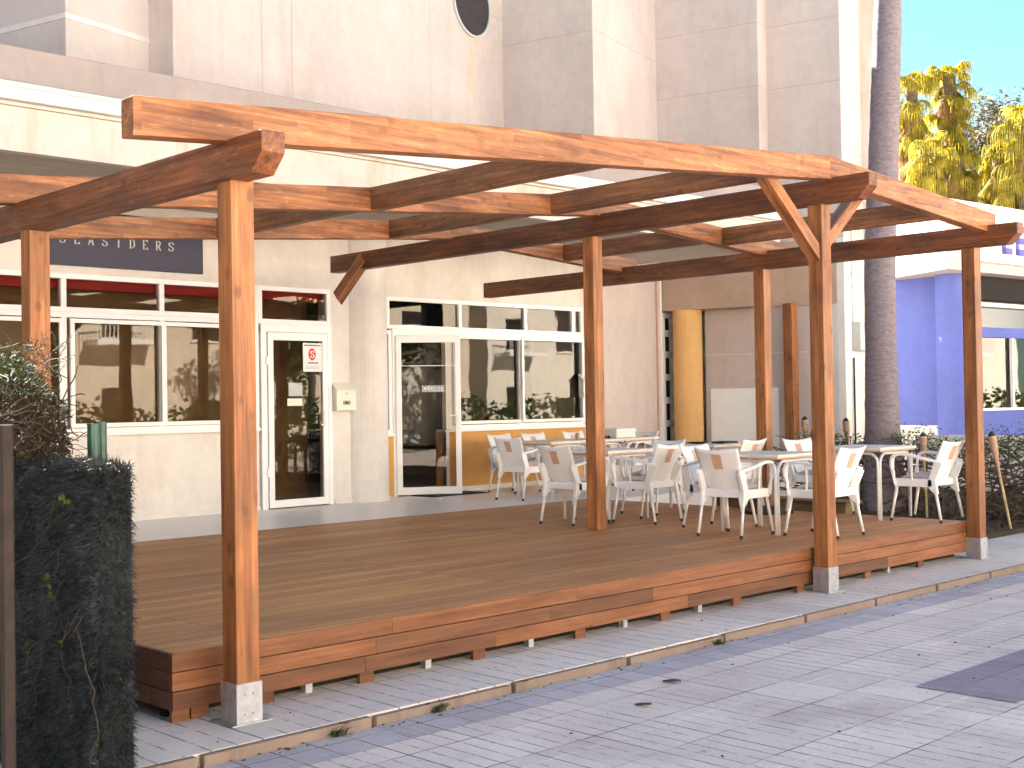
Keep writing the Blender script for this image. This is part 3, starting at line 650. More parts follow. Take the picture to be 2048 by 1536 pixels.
# ================================================================== things on the walls
def thing(name, loc, label, cat, parts, group=None, rz=0):
    r = empty(name, loc, label, cat, group, rz)
    for nm, mb, mat, *kw in parts: mb.build(nm, mat, r, **(kw[0] if kw else {}))
    return r
def mailbox(loc, rz, label):
    b = MB(); b.prism([(-.005, 0), (-.11, 0), (-.11, .26), (-.005, .34)], -.15, .15, 0)
    lid = MB(); lid.prism([(-.004, .345), (-.128, .25), (-.128, .262), (-.004, .36)], -.162, .162, 0)
    slot = MB(); slot.box(-.05, .05, -.116, -.1105, .075, .082); slot.box(-.05, .05, -.116, -.1105, .118, .124); slot.box(-.05, -.044, -.116, -.1105, .082, .118); slot.box(.044, .05, -.116, -.1105, .082, .118); slot.box(-.03, .03, -.114, -.1105, .086, .112)
    lk = MB().tube([(0, -.11, .215), (0, -.118, .215)], .014, 12)
    return thing('mailbox', loc, label, 'mailbox', (('box_body', b, 'cream', dict(bevel=.004)), ('lid', lid, 'cream', dict(bevel=.002)), ('label_window', slot, 'blackink'), ('lock', lk, 'steel')), 'wall mailboxes', rz)
mailbox((9.58, Y1-.002, 1.53), 0, 'cream metal mailbox on the wall between the two glazed doors')
km = K1-eF*.001+eS*.10; 
m2 = mailbox((14.60, 13.26, 1.66), R(0), 'cream mailbox right of the large window, half hidden by the middle post'); m2.location = (14.52, Y2-.012, 1.66)
# sign board with letters
sb = empty('sign_board', (6.7, Y1-.03, 3.16), 'navy blue fascia board lettered SEASIDERS in spaced silver capitals', 'sign')
MB().box(-1.0, .90, -.02, .028, -.02, .58).build('board', 'navy', sb, bevel=.003)
for k, ch in enumerate('SEASIDERS'): serif_letter(ch, .098, .007).build('letter', 'letter', sb, loc=(-.82+k*.1596, -.0215, .215))
# poster on closed door
po = empty('poster', (9.125, Y1-.026, 2.02), 'white paper notice with a red emblem, top right of the closed glass door', 'notice')
MB().box(-.14, .145, -.004, 0, 0, .355).build('sheet', 'paper', po)
e = MB().prism([(.055*math.cos(2*math.pi*k/24)-.005, .075*math.sin(2*math.pi*k/24)+.215) for k in range(24)], -.0065, -.0045, 1); e.build('emblem', 'redink', po)
sw = serif_letter('S', .085, .008); sw.build('emblem_letter', 'paper', po, loc=(-.033, -.007, .172))
hd = MB(); rr = random.Random(4); x = -.125
while x < .12: w_ = rr.uniform(.008, .022); hd.box(x, x+w_, -.0055, -.0045, .318, .334); x += w_+.005
x = -.07
while x < .07: w_ = rr.uniform(.01, .018); hd.box(x, x+w_, -.0055, -.0045, .100, .116); x += w_+.005
hd.build('printed_line', 'blackink', po)
hd = MB(); hd.box(-.11, .11, -.0055, -.0045, .068, .073); hd.box(-.11, .09, -.0055, -.0045, .052, .057); hd.box(-.11, .10, -.0055, -.0045, .036, .041); hd.build('small_print', 'greyink', po)
nt_ = empty('note', (8.87, Y1-.024, 1.72), 'small grey card taped at the middle of the closed glass door', 'notice'); MB().box(-.10, .10, -.003, 0, 0, .155).build('sheet', 'boxgrey', nt_)
MB().box(-.11, .11, -.0035, 0, .158, .162).build('tape', 'white', nt_)
nt2 = empty('note', (8.86, Y1-.024, 1.60), 'cream paper slip just below the grey card on the closed door', 'notice'); MB().box(-.11, .11, -.003, 0, 0, .09).build('sheet', 'cream', nt2)
# closed sign hanging on the open door
ca, sa = math.cos(ang), math.sin(ang)
cs = empty('closed_sign', (10.72+ca*.50+sa*.03, Y2-.04+sa*.50-ca*.03, 1.76), 'small hanging CLOSED plate on the open glass door', 'sign', rz=ang)
MB().box(-.15, .15, -.004, .004, 0, .085).build('plate', 'paper', cs)
for q_ in ((-.145, .145, .004, .009), (-.145, .145, .076, .081)): MB().box(q_[0], q_[1], -.0055, -.0045, q_[2], q_[3]).build('plate_line', 'blackink', cs)
text('lettering', 'CLOSED', .082, 'blackink', cs, frame_mw((0, -.007, .042), (1, 0, 0)), .001, .95)
MB().tube([(-.07, 0, .085), (0, 0, .17), (.07, 0, .085)], .003, 5).build('string', 'twigp', cs)
tag(MB().box(10.9, 11.9, 12.75, 13.2, DZ, DZ+.012).build('door_mat', 'rust'), 'dark flat mat on the tiles under the open glass door', 'door mat')

# ================================================================== CHAIRS AND TABLES
def smooth_path(pts, n=4):
    out = []; P = [Vector(p) for p in pts]; P = [P[0]]+P+[P[-1]]
    for i in range(1, len(P)-2):
        for k in range(n):
            t_ = k/n; a, b, c, d = P[i-1:i+3]
            out.append(.5*((2*b)+(c-a)*t_+(2*a-5*b+4*c-d)*t_*t_+(3*b-a-3*c+d)*t_**3))
    out.append(P[-2]); return out
def back_pt(u, v):      # u -1..1, v 0..1 ; chair faces +Y
    w_ = .190+.035*math.sin(min(1, v*1.1)*math.pi*.5)-.02*(1-v)
    z = .41+v*.375+.024*(abs(u)**2.2)*max(0, v-.35)/.65
    y = -.175-.115*v-.03*v*v+.045*abs(u)**2.2*(1-.4*v)-.012*abs(u)**3*v
    return Vector((u*w_, y, z))
def make_chair(label):
    c = empty('armchair', (0, 0, 0), label, 'chair', 'white terrace armchairs')
    MB().grid(lambda a, b: back_pt(a*2-1, b), 14, 12).build('backrest', 'plastic', c, smooth=True, solid=.013)
    mb = MB().grid(lambda a, b: Vector(((a*2-1)*(.205+.02*b), -.185+b*.40, .425-.018*math.sin(b*math.pi)*(1-abs(a*2-1)**3)-(.03*max(0, b-.88)/.12)**1)), 10, 10)
    mb.build('seat', 'plastic', c, smooth=True, solid=.016)
    ap = MB(); ap.box(-.232, .232, .205, .222, .345, .428); ap.box(-.205, .205, -.192, -.178, .36, .42)
    for s in (-1, 1): ap.box(min(s*.214, s*.232), max(s*.214, s*.232), -.18, .205, .35, .428)
    ap.build('seat_apron', 'plastic', c, bevel=.006)
    for s in (-1, 1):
        path = smooth_path([(s*.205, -.265, .60), (s*.232, -.20, .612), (s*.258, -.08, .640), (s*.266, .06, .668), (s*.266, .16, .670), (s*.263, .215, .640), (s*.255, .232, .56), (s*.240, .225, .45), (s*.232, .21, .37)], 4)
        MB().sweep(path, [(-.020, -.015), (.020, -.015), (.024, .011), (-.024, .011)]).build('armrest', 'plastic', c, smooth=False, bevel=.004)
        g1 = MB(); x0, x1 = s*.198, s*.232
        g1.prism([(-.285, .585), (-.20, .60), (-.17, .50), (-.135, .42), (-.13, .35), (-.205, .285), (-.235, .285), (-.215, .42)], min(x0, x1), max(x0, x1), 0); g1.build('side_gusset', 'plastic', c, bevel=.004)
        MB().tube([(s*.236, .03, .42), (s*.258, .015, .655)], .009, 6).build('arm_strut', 'plastic', c)
        for nm, a, b in (('leg', (s*.214, .195, .37), (s*.238, .262, .004)), ('leg', (s*.212, -.195, .37), (s*.226, -.268, .004))):
            lg_ = MB().tube([a, b], [.0155, .0135], 10).build(nm, 'alu', c, smooth=True)
            e_ = Vector(b); d_ = (Vector(b)-Vector(a)).normalized(); MB().tube([e_-d_*.03, e_], .0145, 10).build('leg_cap', 'darker', lg_)
    f = lambda a, b, o: back_pt((a-.5)*.44, .55+b*.35)+Vector((0, o, 0))
    mb = MB(); mb.grid(lambda a, b: f(a, b, -.0105), 4, 4); mb.grid(lambda a, b: f(1-a, b, .0105), 4, 4); mb.build('back_inlay', 'patch', c)
    cu = MB(); 
    cu.grid(lambda a, b: Vector(((a*2-1)*.195, -.165+b*.35, .440+.040*(1-abs(a*2-1)**4)*(1-abs(b*2-1)**4)+.002*math.sin(a*19)*math.sin(b*17))), 12, 12)
    cu.grid(lambda a, b: Vector(((1-a*2)*.195, -.165+b*.35, .430)), 1, 1); cu.build('cushion', 'cushion', c, smooth=True)
    st = MB()
    for s in (-1, 1): st.tube([(s*.19, -.16, .435), (s*.225, -.20, .36), (s*.235, -.205, .30), (s*.215, -.20, .26)], .0035, 5)
    st.build('cushion_tie', 'cushion', c); return c
CH = [  # x, y of the rear-leg line's middle, facing angle (0 = +Y), label
 (9.13, 8.77, -90, 'white armchair left of the middle post, its back towards the sign side'),
 (9.175, 6.80, -90+4, 'white armchair with a curved top edge in front of the nearest table'),
 (9.96, 8.00, 3, 'white armchair just right of the middle post, facing the window table row'),
 (9.915, 5.915, 2, 'white armchair partly hidden behind the tall braced corner post'),
 (9.93, 7.62, 180, 'white armchair on the far side of the nearest table, its front to the viewer'),
 (11.02, 8.86, 92, 'white armchair facing left between the two middle tables'),
 (11.72, 5.87, 0, 'white armchair alone at the right deck edge beside the last front post'),
 (11.74, 7.62, 172, 'white armchair with a wing-like top in front of the dark far post'),
 (11.42, 8.00, 2, 'white armchair whose tan inlay shows below the far middle post'),
 (13.75, 11.45, 88, 'white armchair at the right end of the back tables by the white slatted gate'),
 (11.07, 11.45, -86, 'white armchair at the left end of the back tables beside the open door'),
 (12.15, 12.74, 180, 'white armchair under the window, leftmost of the wall row'),
 (12.82, 12.74, 178, 'white armchair under the window, middle of the wall row'),
 (13.62, 12.70, 182, 'white armchair under the window, rightmost of the wall row'),
]
proto = make_chair(CH[0][3])
for i, (x, y, a, lab) in enumerate(CH):
    c = proto if i == 0 else copy_tree(proto)
    fx, fy = -math.sin(R(a)), math.cos(R(a)); off = .268
    c.location = (x+fx*off, y+fy*off, DZ+.002); c.rotation_euler = (0, 0, R(a)); c['label'] = lab
def make_table(label):
    t = empty('terrace_table', (0, 0, 0), label, 'table', 'white square terrace tables'); h = .36
    MB().box(-h, h, -h, h, .705, .735).build('tabletop', 'table', t, bevel=.006)
    MB().box(-h+.02, h-.02, -h+.02, h-.02, .690, .704).build('top_rim', 'patch', t)
    q = h-.045; k = .016; r_ = .10; zt = .672
    for j in range(4):
        pts = [(-q+k+.0, -q, .004), (-q+k, -q, zt-r_)]
        for s in range(1, 6): b_ = math.pi/2*s/6; pts.append((-q+k+r_*(1-math.cos(b_)), -q, zt-r_+r_*math.sin(b_)))
        pts.append((-q+k+r_, -q, zt)); pts += [(-p[0], p[1], p[2]) for p in pts[::-1]]
        o = MB().tube(pts, .0145, 8).build('leg_frame', 'alu', t, smooth=True, rz=j*math.pi/2)
    return t
TB = [(9.97, 6.82, 'white square table nearest the viewer, framed by chairs left of the braced corner post'),
      (9.98, 8.86, 'white square table right behind the middle post'),
      (11.74, 6.80, 'white square table at the right deck edge in front of the palm trunk'),
      (11.75, 8.85, 'white square table at the far right of the deck with black plates on it'),
      (11.88, 11.50, 'white square back table beside the leftmost wall chairs'),
      (12.62, 11.50, 'white square back table pushed to its left neighbour, near the mailbox'),
      (13.05+.29, 11.50, 'white square back table at the right end of the back row')]
tp = make_table(TB[0][2])
for i, (x, y, lab) in enumerate(TB):
    t_ = tp if i == 0 else copy_tree(tp); t_.location = (x, y, DZ+.001); t_['label'] = lab
TZ = DZ+.737
pl = thing('plate', (11.66, 8.92, TZ), 'black round plate on the far right table', 'plate', (('dish', MB().tube([(0, 0, 0), (0, 0, .008), (0, 0, .02)], [.06, .11, .13], 20), 'darker'),))
pl2 = thing('tray', (11.9, 8.72, TZ), 'black low tray beside the round plate on the far right table', 'tray', (('dish', MB().box(-.13, .13, -.09, .09, 0, .006).box(-.13, .13, -.09, -.08, .006, .022).box(-.13, .13, .08, .09, .006, .022).box(-.13, -.12, -.08, .08, .006, .022).box(.12, .13, -.08, .08, .006, .022), 'darker'),))
bx = thing('shoe_box', (13.25, 11.5, TZ), 'white cardboard box lying on the back table by the wall', 'box', (('box_body', MB().box(-.2, .2, -.13, .13, 0, .10), 'cream', dict(bevel=.004)), ('lid', MB().box(-.208, .208, -.138, .138, .085, .125), 'paper', dict(bevel=.004))))
gl_ = MB(); gl_.tube([(-.05, 0, .02), (-.02, 0, .022)], .02, 10); gl_.tube([(.02, 0, .022), (.05, 0, .02)], .02, 10); gl_.tube([(-.06, 0, .02), (-.07, .1, .015)], .003, 5); gl_.tube([(.06, 0, .02), (.07, .1, .015)], .003, 5)
thing('sunglasses', (12.72, 11.25, TZ), 'pair of dark sunglasses on the back table', 'glasses', (('frame', gl_, 'darker'),))
bt = MB().tube([(0, 0, 0), (0, 0, .10), (0, 0, .13), (0, 0, .17)], [.028, .028, .011, .010], 12)
thing('bottle', (12.95, 11.62, TZ), 'small brown sauce bottle on the back table', 'bottle', (('bottle_body', bt, 'rust', dict(smooth=True)),))
bt = MB().tube([(0, 0, 0), (0, 0, .07), (0, 0, .09)], [.03, .03, .02], 12); thing('salt_shaker', (12.35, 11.45, TZ), 'short copper salt shaker on the back table', 'shaker', (('shaker_body', bt, 'copper', dict(smooth=True)),))
ub = MB().tube([(0, 0, 0), (0, 0, .03), (0, 0, .07)], [.27, .27, .10], 28); thing('parasol_base', (11.55, 7.9, DZ+.001), 'dark round parasol base lying on the deck behind the nearest table', 'parasol base', (('base_disc', ub, 'darker'), ('tube', MB().tube([(0, 0, .06), (0, 0, .18)], .022, 10), 'darker')))
pb_ = MB(); pb_.box(0, .3, 0, 1.75, 0, .44); 
thing('planter_box', (12.05, 7.25, 0.0), 'low olive brown planter box at the right edge of the deck, left of the palm', 'planter', (('planter_body', pb_, 'olive', dict(bevel=.01)), ('rim', MB().box(-.02, .32, -.02, 1.77, .441, .47), 'skirt')))

# ================================================================== TORCHES
def torch(p, q, lab):
    p, q = Vector(p), Vector(q); d = (q-p).normalized(); root = empty('tiki_torch', p, lab, 'torch', 'bamboo garden torches'); L = (q-p).length
    rot = d.to_track_quat('Z', 'Y').to_matrix().to_4x4()
    def part(n, mb, m, **k): o = mb.build(n, m, root, **k); o.matrix_local = rot; return o
    part('pole', MB().tube([(0, 0, 0), (0, 0, L-.42)], [.016, .016], 8), 'bamboo')
    part('basket', MB().tube([(0, 0, L-.45), (0, 0, L-.30), (0, 0, L-.18), (0, 0, L-.06)], [.018, .030, .045, .05], 12), 'weave')
    part('collar', MB().tube([(0, 0, L-.072), (0, 0, L-.055)], .054, 12), 'bamboo')
    part('snuffer', MB().tube([(0, 0, L-.055), (0, 0, L-.03), (0, 0, L)], [.04, .035, .006], 12), 'darker')
torch((15.6, 10.0, 0), (15.55, 9.99, 1.34), 'bamboo torch in front of the pale recess wall, left of the braced post')
torch((16.06, 9.55, 0), (15.97, 9.58, 1.31), 'bamboo torch directly right of the braced post near the palm trunk')
torch((14.9, 7.80, 0), (14.9, 7.84, 1.14), 'bamboo torch above the twig hedge behind the lone armchair')
torch((14.21, 6.40, .0), (14.07, 6.56, 1.18), 'leaning bamboo torch right of the last front post')

# neighbouring pergola behind, under the overhang
np_ = empty('neighbour_pergola', (17.25, 11.3, 0), 'dark brown timber post of the next terrace seen under the overhang', 'post')
pos = K4+eS*.80-eF*.26
d_ = Vector((pos.x, pos.y, 0))
o = MB().box(0, 3.16, 0, .17, 0, .17).build('post', 'post', None); o.matrix_basis = Matrix(((0, 0, 1, d_.x-17.25), (0, 1, 0, d_.y-11.3), (1, 0, 0, 0), (0, 0, 0, 1))); o.parent = np_

# ================================================================== PALM TRUNK
pt = empty('palm_tree', (15.45, 8.72, 0), 'tall bare grey palm trunk rising out of the picture beside the deck', 'palm')
def gp(x, y, dep):
    cx, cy = (x-1024)/2517.7, (y-768)/2517.7; v = fw*dep+r2*cx*dep+d2*cy*dep; return Vector((v.x, v.y, v.z+1.6))
base = Vector((15.45, 8.72, 0)); pts = []; rad = []
prof = [(1771, 1060, 46), (1769, 1000, 43), (1768, 930, 38.5), (1765, 850, 34.5), (1763, 760, 32), (1761, 650, 30.5), (1760, 500, 30.5), (1765, 380, 30), (1768, 280, 29), (1771, 180, 28), (1774, 80, 27.5), (1777, -40, 26.5), (1782, -260, 26), (1790, -600, 25), (1800, -1000, 24)]
for (x, y, r_) in prof: p = gp(x, y, 17.0); pts.append(p-base); rad.append(r_*17/2517.7)
pts = [Vector((pts[0].x, pts[0].y, -.3))]+pts; rad = [rad[0]*1.05]+rad
sp = smooth_path(pts, 6); rs = []
for i in range(len(sp)):
    k = min(i/6, len(rad)-1.001); j = int(k); rs.append(rad[j]+(rad[j+1]-rad[j])*(k-j)+random.uniform(-.006, .006))
MB().tube(sp, rs, 28).build('trunk', 'bark', pt, smooth=True)

def fan_palm(loc, h, lab, seed, R0=.95, tr=.2, nf=46, skirt=2.6):
    rr = random.Random(seed); root = empty('fan_palm', loc, lab, 'palm', 'fan palms beyond the blue building')
    MB().tube([(0, 0, -.2), (.05, 0, h*.5), (0, 0, h)], [tr*1.2, tr, tr*.9], 12).build('trunk', 'bark2', root)
    for mat, n, lo, hi, zr in (('frond', nf, -1.15, 1.15, .55), ('frondd', int(nf*.75), -1.45, -.7, 1.)):
        mb = MB()
        for i in range(n):
            az = rr.uniform(0, 2*math.pi); el = rr.uniform(lo, hi); d = Vector((math.cos(az)*math.cos(el), math.sin(az)*math.cos(el), math.sin(el)))
            pl_ = R0*rr.uniform(.35, .7); zoff = skirt*(1 if mat == 'frondd' else .6)*rr.random()**1.3 if el < .3 else 0
            p0 = Vector((0, 0, h-.1-zoff)); p1 = p0+d*pl_
            side = d.cross(Vector((0, 0, 1))); side = side.normalized() if side.length > .05 else Vector((1, 0, 0)); up = side.cross(d).normalized()
            mb.tube([p0, (p0+p1)/2+Vector((0, 0, .04)), p1], .012, 4, False)
            ns = 20
            for k in range(ns):
                t_ = (k/(ns-1)-.5)*2; fa = t_*R(100); L = R0*.85*(1-.25*abs(t_))*rr.uniform(.8, 1.15)
                dd_ = (d*math.cos(fa)+side*math.sin(fa)).normalized(); prev = p1; w_ = .022
                perp = dd_.cross(up).normalized(); s_n = 5; last = (p1-perp*w_*.3, p1+perp*w_*.3)
                for s in range(1, s_n+1):
                    droop = min(1, (s/s_n)**1.1*1.15)
                    pd2 = (dd_*(1-droop*.92)+Vector((0, 0, -1))*droop*1.3).normalized()
                    prev = prev+pd2*L/s_n; ww = w_*(1-.8*(s/s_n)**1.6)
                    cur = (prev-perp*ww, prev+perp*ww); mb.quad(last[0], last[1], cur[1], cur[0]); last = cur
        mb.build('fronds' if mat == 'frond' else 'dry_skirt', mat, root)
    return root
def G(x, y, dep): return gp(x, y, dep)
for (x, y, dep, lab, sd, R0_, sk) in (
    (1822, 172, 36, 'yellow-green fan palm directly right of the bare trunk', 1, .85, 2.6),
    (1898, 152, 37, 'tallest drooping fan palm, in the middle of the group', 2, .85, 2.9),
    (1850, 300, 34, 'short fan palm low between the two tallest ones', 5, .8, 1.3),
    (1915, 318, 34.5, 'short fan palm right below the tallest one', 6, .75, 1.2),
    (2050, 258, 33, 'fan palm cut off by the right edge of the picture', 3, 1.0, 2.6),
    (1998, 318, 35, 'small yellow fan palm left of the one at the picture edge', 9, .75, 1.4)):
    p = G(x, y, dep); fan_palm((p.x, p.y, 0), p.z, lab, sd, R0_, skirt=sk)

def leaf_tree(name, loc, h, rx, rz_, lab, seed, mat='leaf', n=2600, ls=.16, bark='bark2', cat='tree', group=None):
    rr = random.Random(seed); root = empty(name, loc, lab, cat, group); tr = MB(); cl = []
    tr.tube([(0, 0, -.2), (.1, 0, h*.35), (0, .1, h*.62)], [.2, .16, .1], 8)
    for i in range(22):
        az = rr.uniform(0, 6.28); u = rr.uniform(-.55, 1); r_ = math.sqrt(rr.random())*rx*math.sqrt(max(.05, 1-u*u*.8)); c = Vector((math.cos(az)*r_, math.sin(az)*r_, h-rz_+u*rz_)); cl.append((c, rr.uniform(.35, .75)*rx*.55))
        tr.tube([(0, 0, h*.45), (c.x*.4, c.y*.4, h*.45+(c.z-h*.45)*.6), tuple(c)], [.08, .05, .02], 5)
    tr.build('trunk', bark, root); lf = MB()
    for i in range(n):
        c, r_ = rr.choice(cl); d = Vector((rr.gauss(0, 1), rr.gauss(0, 1), rr.gauss(0, 1))).normalized()*r_*rr.random()**.4; p = c+d
        a = Vector((rr.gauss(0, 1), rr.gauss(0, 1), rr.gauss(0, .6))).normalized(); b = a.orthogonal().normalized(); s_ = ls*rr.uniform(.6, 1.3)
        lf.quad(p, p+a*s_*.5+b*s_*.28, p+a*s_, p+a*s_*.5-b*s_*.28)
    lf.build('crown', mat, root); return root
for i, (x, y, dep, rx, rz_, mt_, lab) in enumerate((
    (1835, 300, 40, 2.2, 2.4, 'leaf', 'dark dense tree behind the left fan palm'),
    (1930, 310, 41, 2.4, 2.2, 'leaf', 'dark bushy tree below the middle fan palms'),
    (2015, 330, 39, 2.3, 2.4, 'leaf', 'dark bushy tree at the right edge behind the blue building'),
    (1965, 225, 46, 2.3, 3.2, 'leafo', 'thin hazy orange-tinged tree between the palms'),
    (2005, 290, 43, 1.9, 2.2, 'leafo', 'pale hazy tree at the right behind the dark bushes'),
    (1950, 385, 36, 2.0, 1.6, 'leaf', 'low green tree just above the white canopy edge'),
    (1850, 375, 37, 1.6, 1.8, 'leaf', 'low dark tree filling in under the left fan palm'))):
    p = G(x, y, dep); leaf_tree('leafy_tree', (p.x, p.y, 0), p.z+.2, rx, rz_, lab, 20+i, mt_, 5200, .2, group='trees beyond the blue building')
# tree mass lower down
# ================================================================== BLUE BUILDING
bl = empty('blue_building', (22.7, 11.4, 0), 'violet-blue walled shop with a white chamfered canopy and shop sign', 'building')
BLI = Matrix.Translation((-22.7, -11.4, 0))
def qp(mb, n, m, par=None, **k):
    o = mb.build(n, m, None, **k)
    if par: o.parent = par; o.matrix_parent_inverse = Matrix.Identity(4)
    else: o.parent = bl; o.matrix_parent_inverse = BLI
    return o
Cc = Vector((22.68, 11.37, 0)); fr_d = Vector((math.sin(R(44.22+50.7)), math.cos(R(44.22+50.7)), 0)); sd_d = Vector((math.sin(R(44.22-16.5)), math.cos(R(44.22-16.5)), 0))
nf_ = Vector((-fr_d.y, fr_d.x, 0))
def P2(a, b): k = Cc+fr_d*a+b*nf_; return (k.x, k.y)
Lft = Cc+sd_d*9
mb = MB(); mb.prism([(Cc.x, Cc.y), P2(14, 0), P2(14, 12), (Lft.x+6, Lft.y+4), (Lft.x, Lft.y)], 4.02, 5.28, 2); cn = qp(mb, 'canopy', 'wallp')
mb = MB(); k = Cc-fr_d*.0; mb.prism([(Cc.x-.05, Cc.y-.06), P2(14, -.06), P2(14, .1), (Lft.x-.06, Lft.y+.1), (Lft.x-.08, Lft.y-.02)], 5.285, 5.36, 2); qp(mb, 'canopy_coping', 'white')
# walls below the canopy
w0 = gp(1793, 700, 26.2); w1_ = gp(1873, 700, 25.6); w2_ = gp(1932, 700, 25.0)
def vwall(a, b, z0, z1, th, n, m):
    a = Vector((a.x, a.y, 0)); b = Vector((b.x, b.y, 0)); d = (b-a).normalized(); nn = Vector((-d.y, d.x, 0)); 
    return qp(MB().prism([(q.x, q.y) for q in (a, b, b+nn*th, a+nn*th)], z0, z1, 2), n, m)
L0 = gp(1700, 700, 27.0)
vwall(L0, w1_, 1.0, 4.019, .3, 'wall', 'blue'); vwall(L0, w1_, 0, .998, .32, 'plinth', 'wallw')
cc = gp(1904, 700, 25.2); mb = MB().prism([(cc.x+.30*math.cos(2*math.pi*k/28), cc.y+.30*math.sin(2*math.pi*k/28)) for k in range(28)], 0, 4.019, 2); qp(mb, 'column', 'blue')
f0 = gp(1955, 700, 25.4); f0 = Vector((f0.x, f0.y, 0)); f1 = f0+fr_d*9
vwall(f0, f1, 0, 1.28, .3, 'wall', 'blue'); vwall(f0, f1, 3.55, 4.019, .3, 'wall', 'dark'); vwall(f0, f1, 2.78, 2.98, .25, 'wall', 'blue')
def strip(s0, s1, d0, d1, z0, z1): P = [f0+fr_d*s0+nf_*d0, f0+fr_d*s1+nf_*d0, f0+fr_d*s1+nf_*d1, f0+fr_d*s0+nf_*d1]; return MB().prism([(q.x, q.y) for q in P], z0, z1, 2)
wn = qp(strip(0, 9, -.04, .1, 3.40, 3.48), 'window', 'cream'); qp(strip(0, 9, -.05, .12, 1.281, 1.33), 'frame', 'white', wn); qp(strip(1.35, 1.41, 0, .06, 1.33, 2.78), 'frame', 'white', wn)
qp(strip(0, 9, .08, .10, 1.33, 2.78), 'pane', 'glass', wn); qp(strip(0, 9, .1, .12, 2.98, 3.40), 'pane', 'glass2', wn)
qp(strip(0, 9, .6, .62, 1.0, 2.9), 'curtain', 'cream')
# shop sign
sgn = Cc+fr_d*.75-nf_*.10
ss = empty('shop_sign', (sgn.x, sgn.y, 4.28), 'white shop sign with large violet capital letters on the far canopy', 'sign'); ss.rotation_euler = (0, 0, math.atan2(fr_d.y, fr_d.x))
MB().box(0, 9, -.04, .09, 0, .85).build('sign_face', 'signwhite', ss, bevel=.01); MB().box(0, 9, -.06, .08, -.07, -.005).build('sign_ledge', 'signwhite', ss)
bl_w = {'L': [(0, 0, .13, .6), (0, 0, .38, .13)], 'E': [(0, 0, .13, .6), (0, 0, .38, .13), (0, .235, .34, .36), (0, .47, .38, .6)]}
x = 1.02
for ch in 'LEN':
    lt = MB()
    if ch in bl_w:
        for a, b, c, d in bl_w[ch]: lt.box(x+a, x+c, -.055, -.041, .12+b, .12+d-.001*(a+b))
    else:
        lt.box(x, x+.12, -.055, -.041, .12, .72); lt.box(x+.36, x+.48, -.055, -.041, .12, .72); lt.prism([(x+.12, .72), (x+.0, .72), (x+.36, .12), (x+.48, .12)][::-1], -.056, -.041, 1)
    x += .52; lt.build('letter', 'signblue', ss)

# ================================================================== TWIG HEDGE (right)
hg = empty('twig_hedge', (14.5, 8.2, 0), 'straggly hedge of bare brown twigs with leaves only on top, behind the deck', 'hedge')
rr = random.Random(5); tw = MB(); lf = MB()
A, B = Vector((18.6, 10.2, 0)), Vector((15.2, 4.9, 0))
A, B = Vector((15.6, 10.1, 0)), Vector((14.9, 4.6, 0))
dAB = (B-A); nrm = Vector((dAB.y, -dAB.x, 0)).normalized()
for i in range(330):
    t0 = rr.random(); p = A+dAB*t0+nrm*rr.uniform(-.3, .3); p.z = rr.uniform(0, .75); d = dAB.normalized()*rr.choice((-1, 1))+Vector((rr.uniform(-.3, .3), rr.uniform(-.3, .3), rr.uniform(-.15, .55))); pts = [p.copy()]
    for s in range(5):
        d = (d+Vector((rr.gauss(0, .28), rr.gauss(0, .28), rr.gauss(0, .22)))).normalized(); p = p+d*rr.uniform(.12, .24)
        p.z = min(max(p.z, .02), 1.05); pts.append(p.copy())
    tw.tube(pts, [.014, .013, .011, .009, .007, .004], 5, False)
for i in range(60):
    p = A+dAB*rr.random()+nrm*rr.uniform(-.2, .2); p.z = -.02; pts = [p.copy()]
    for s in range(5): p = p+Vector((rr.gauss(0, .07), rr.gauss(0, .07), .2)); pts.append(p.copy())
    tw.tube(pts, [.02, .018, .015, .012, .01, .006], 5, False)
for i in range(9000):
    t0 = rr.random(); zz = rr.gauss(.93, .10) if rr.random() < .72 else rr.uniform(.05, 1.0)*rr.random()**.5
    if zz > .5 or rr.random() < .16:
        p = A+dAB*t0+nrm*rr.gauss(0, .16); p.z = max(.02, zz+.06*math.sin(t0*23)); a = Vector((rr.gauss(0, 1), rr.gauss(0, 1), rr.gauss(0, .7))).normalized(); b = a.orthogonal().normalized(); s_ = rr.uniform(.03, .06)
        lf.quad(p, p+a*s_*.5+b*s_*.24, p+a*s_, p+a*s_*.5-b*s_*.24)
HI = Matrix.Translation((-14.5, -8.2, 0))
for o in (tw.build('twigs', 'twig', None), lf.build('leaves', 'hleaf', None)): o.parent = hg; o.matrix_parent_inverse = HI
lt_ = MB()
for i in range(2600):
    p = Vector((rr.uniform(12.4, 18), rr.uniform(6.4, 10), .062)); a = Vector((rr.gauss(0, 1), rr.gauss(0, 1), rr.gauss(0, .35))).normalized(); b = a.orthogonal().normalized(); s_ = rr.uniform(.04, .1)
    lt_.quad(p, p+a*s_*.5+b*s_*.25+Vector((0, 0, .01)), p+a*s_+Vector((0, 0, .015)), p+a*s_*.5-b*s_*.25)
tag(lt_.build('leaf_litter', 'drygrass'), 'dry fallen leaves covering the soil right of the deck', 'leaf litter', kind='stuff')
# pale low wall behind the hedge
tag(MB().box(19.5, 19.7, -2, 10.4, 0, .95).build('low_wall', 'wallw'), 'low whitewashed wall behind the twig hedge', 'wall')

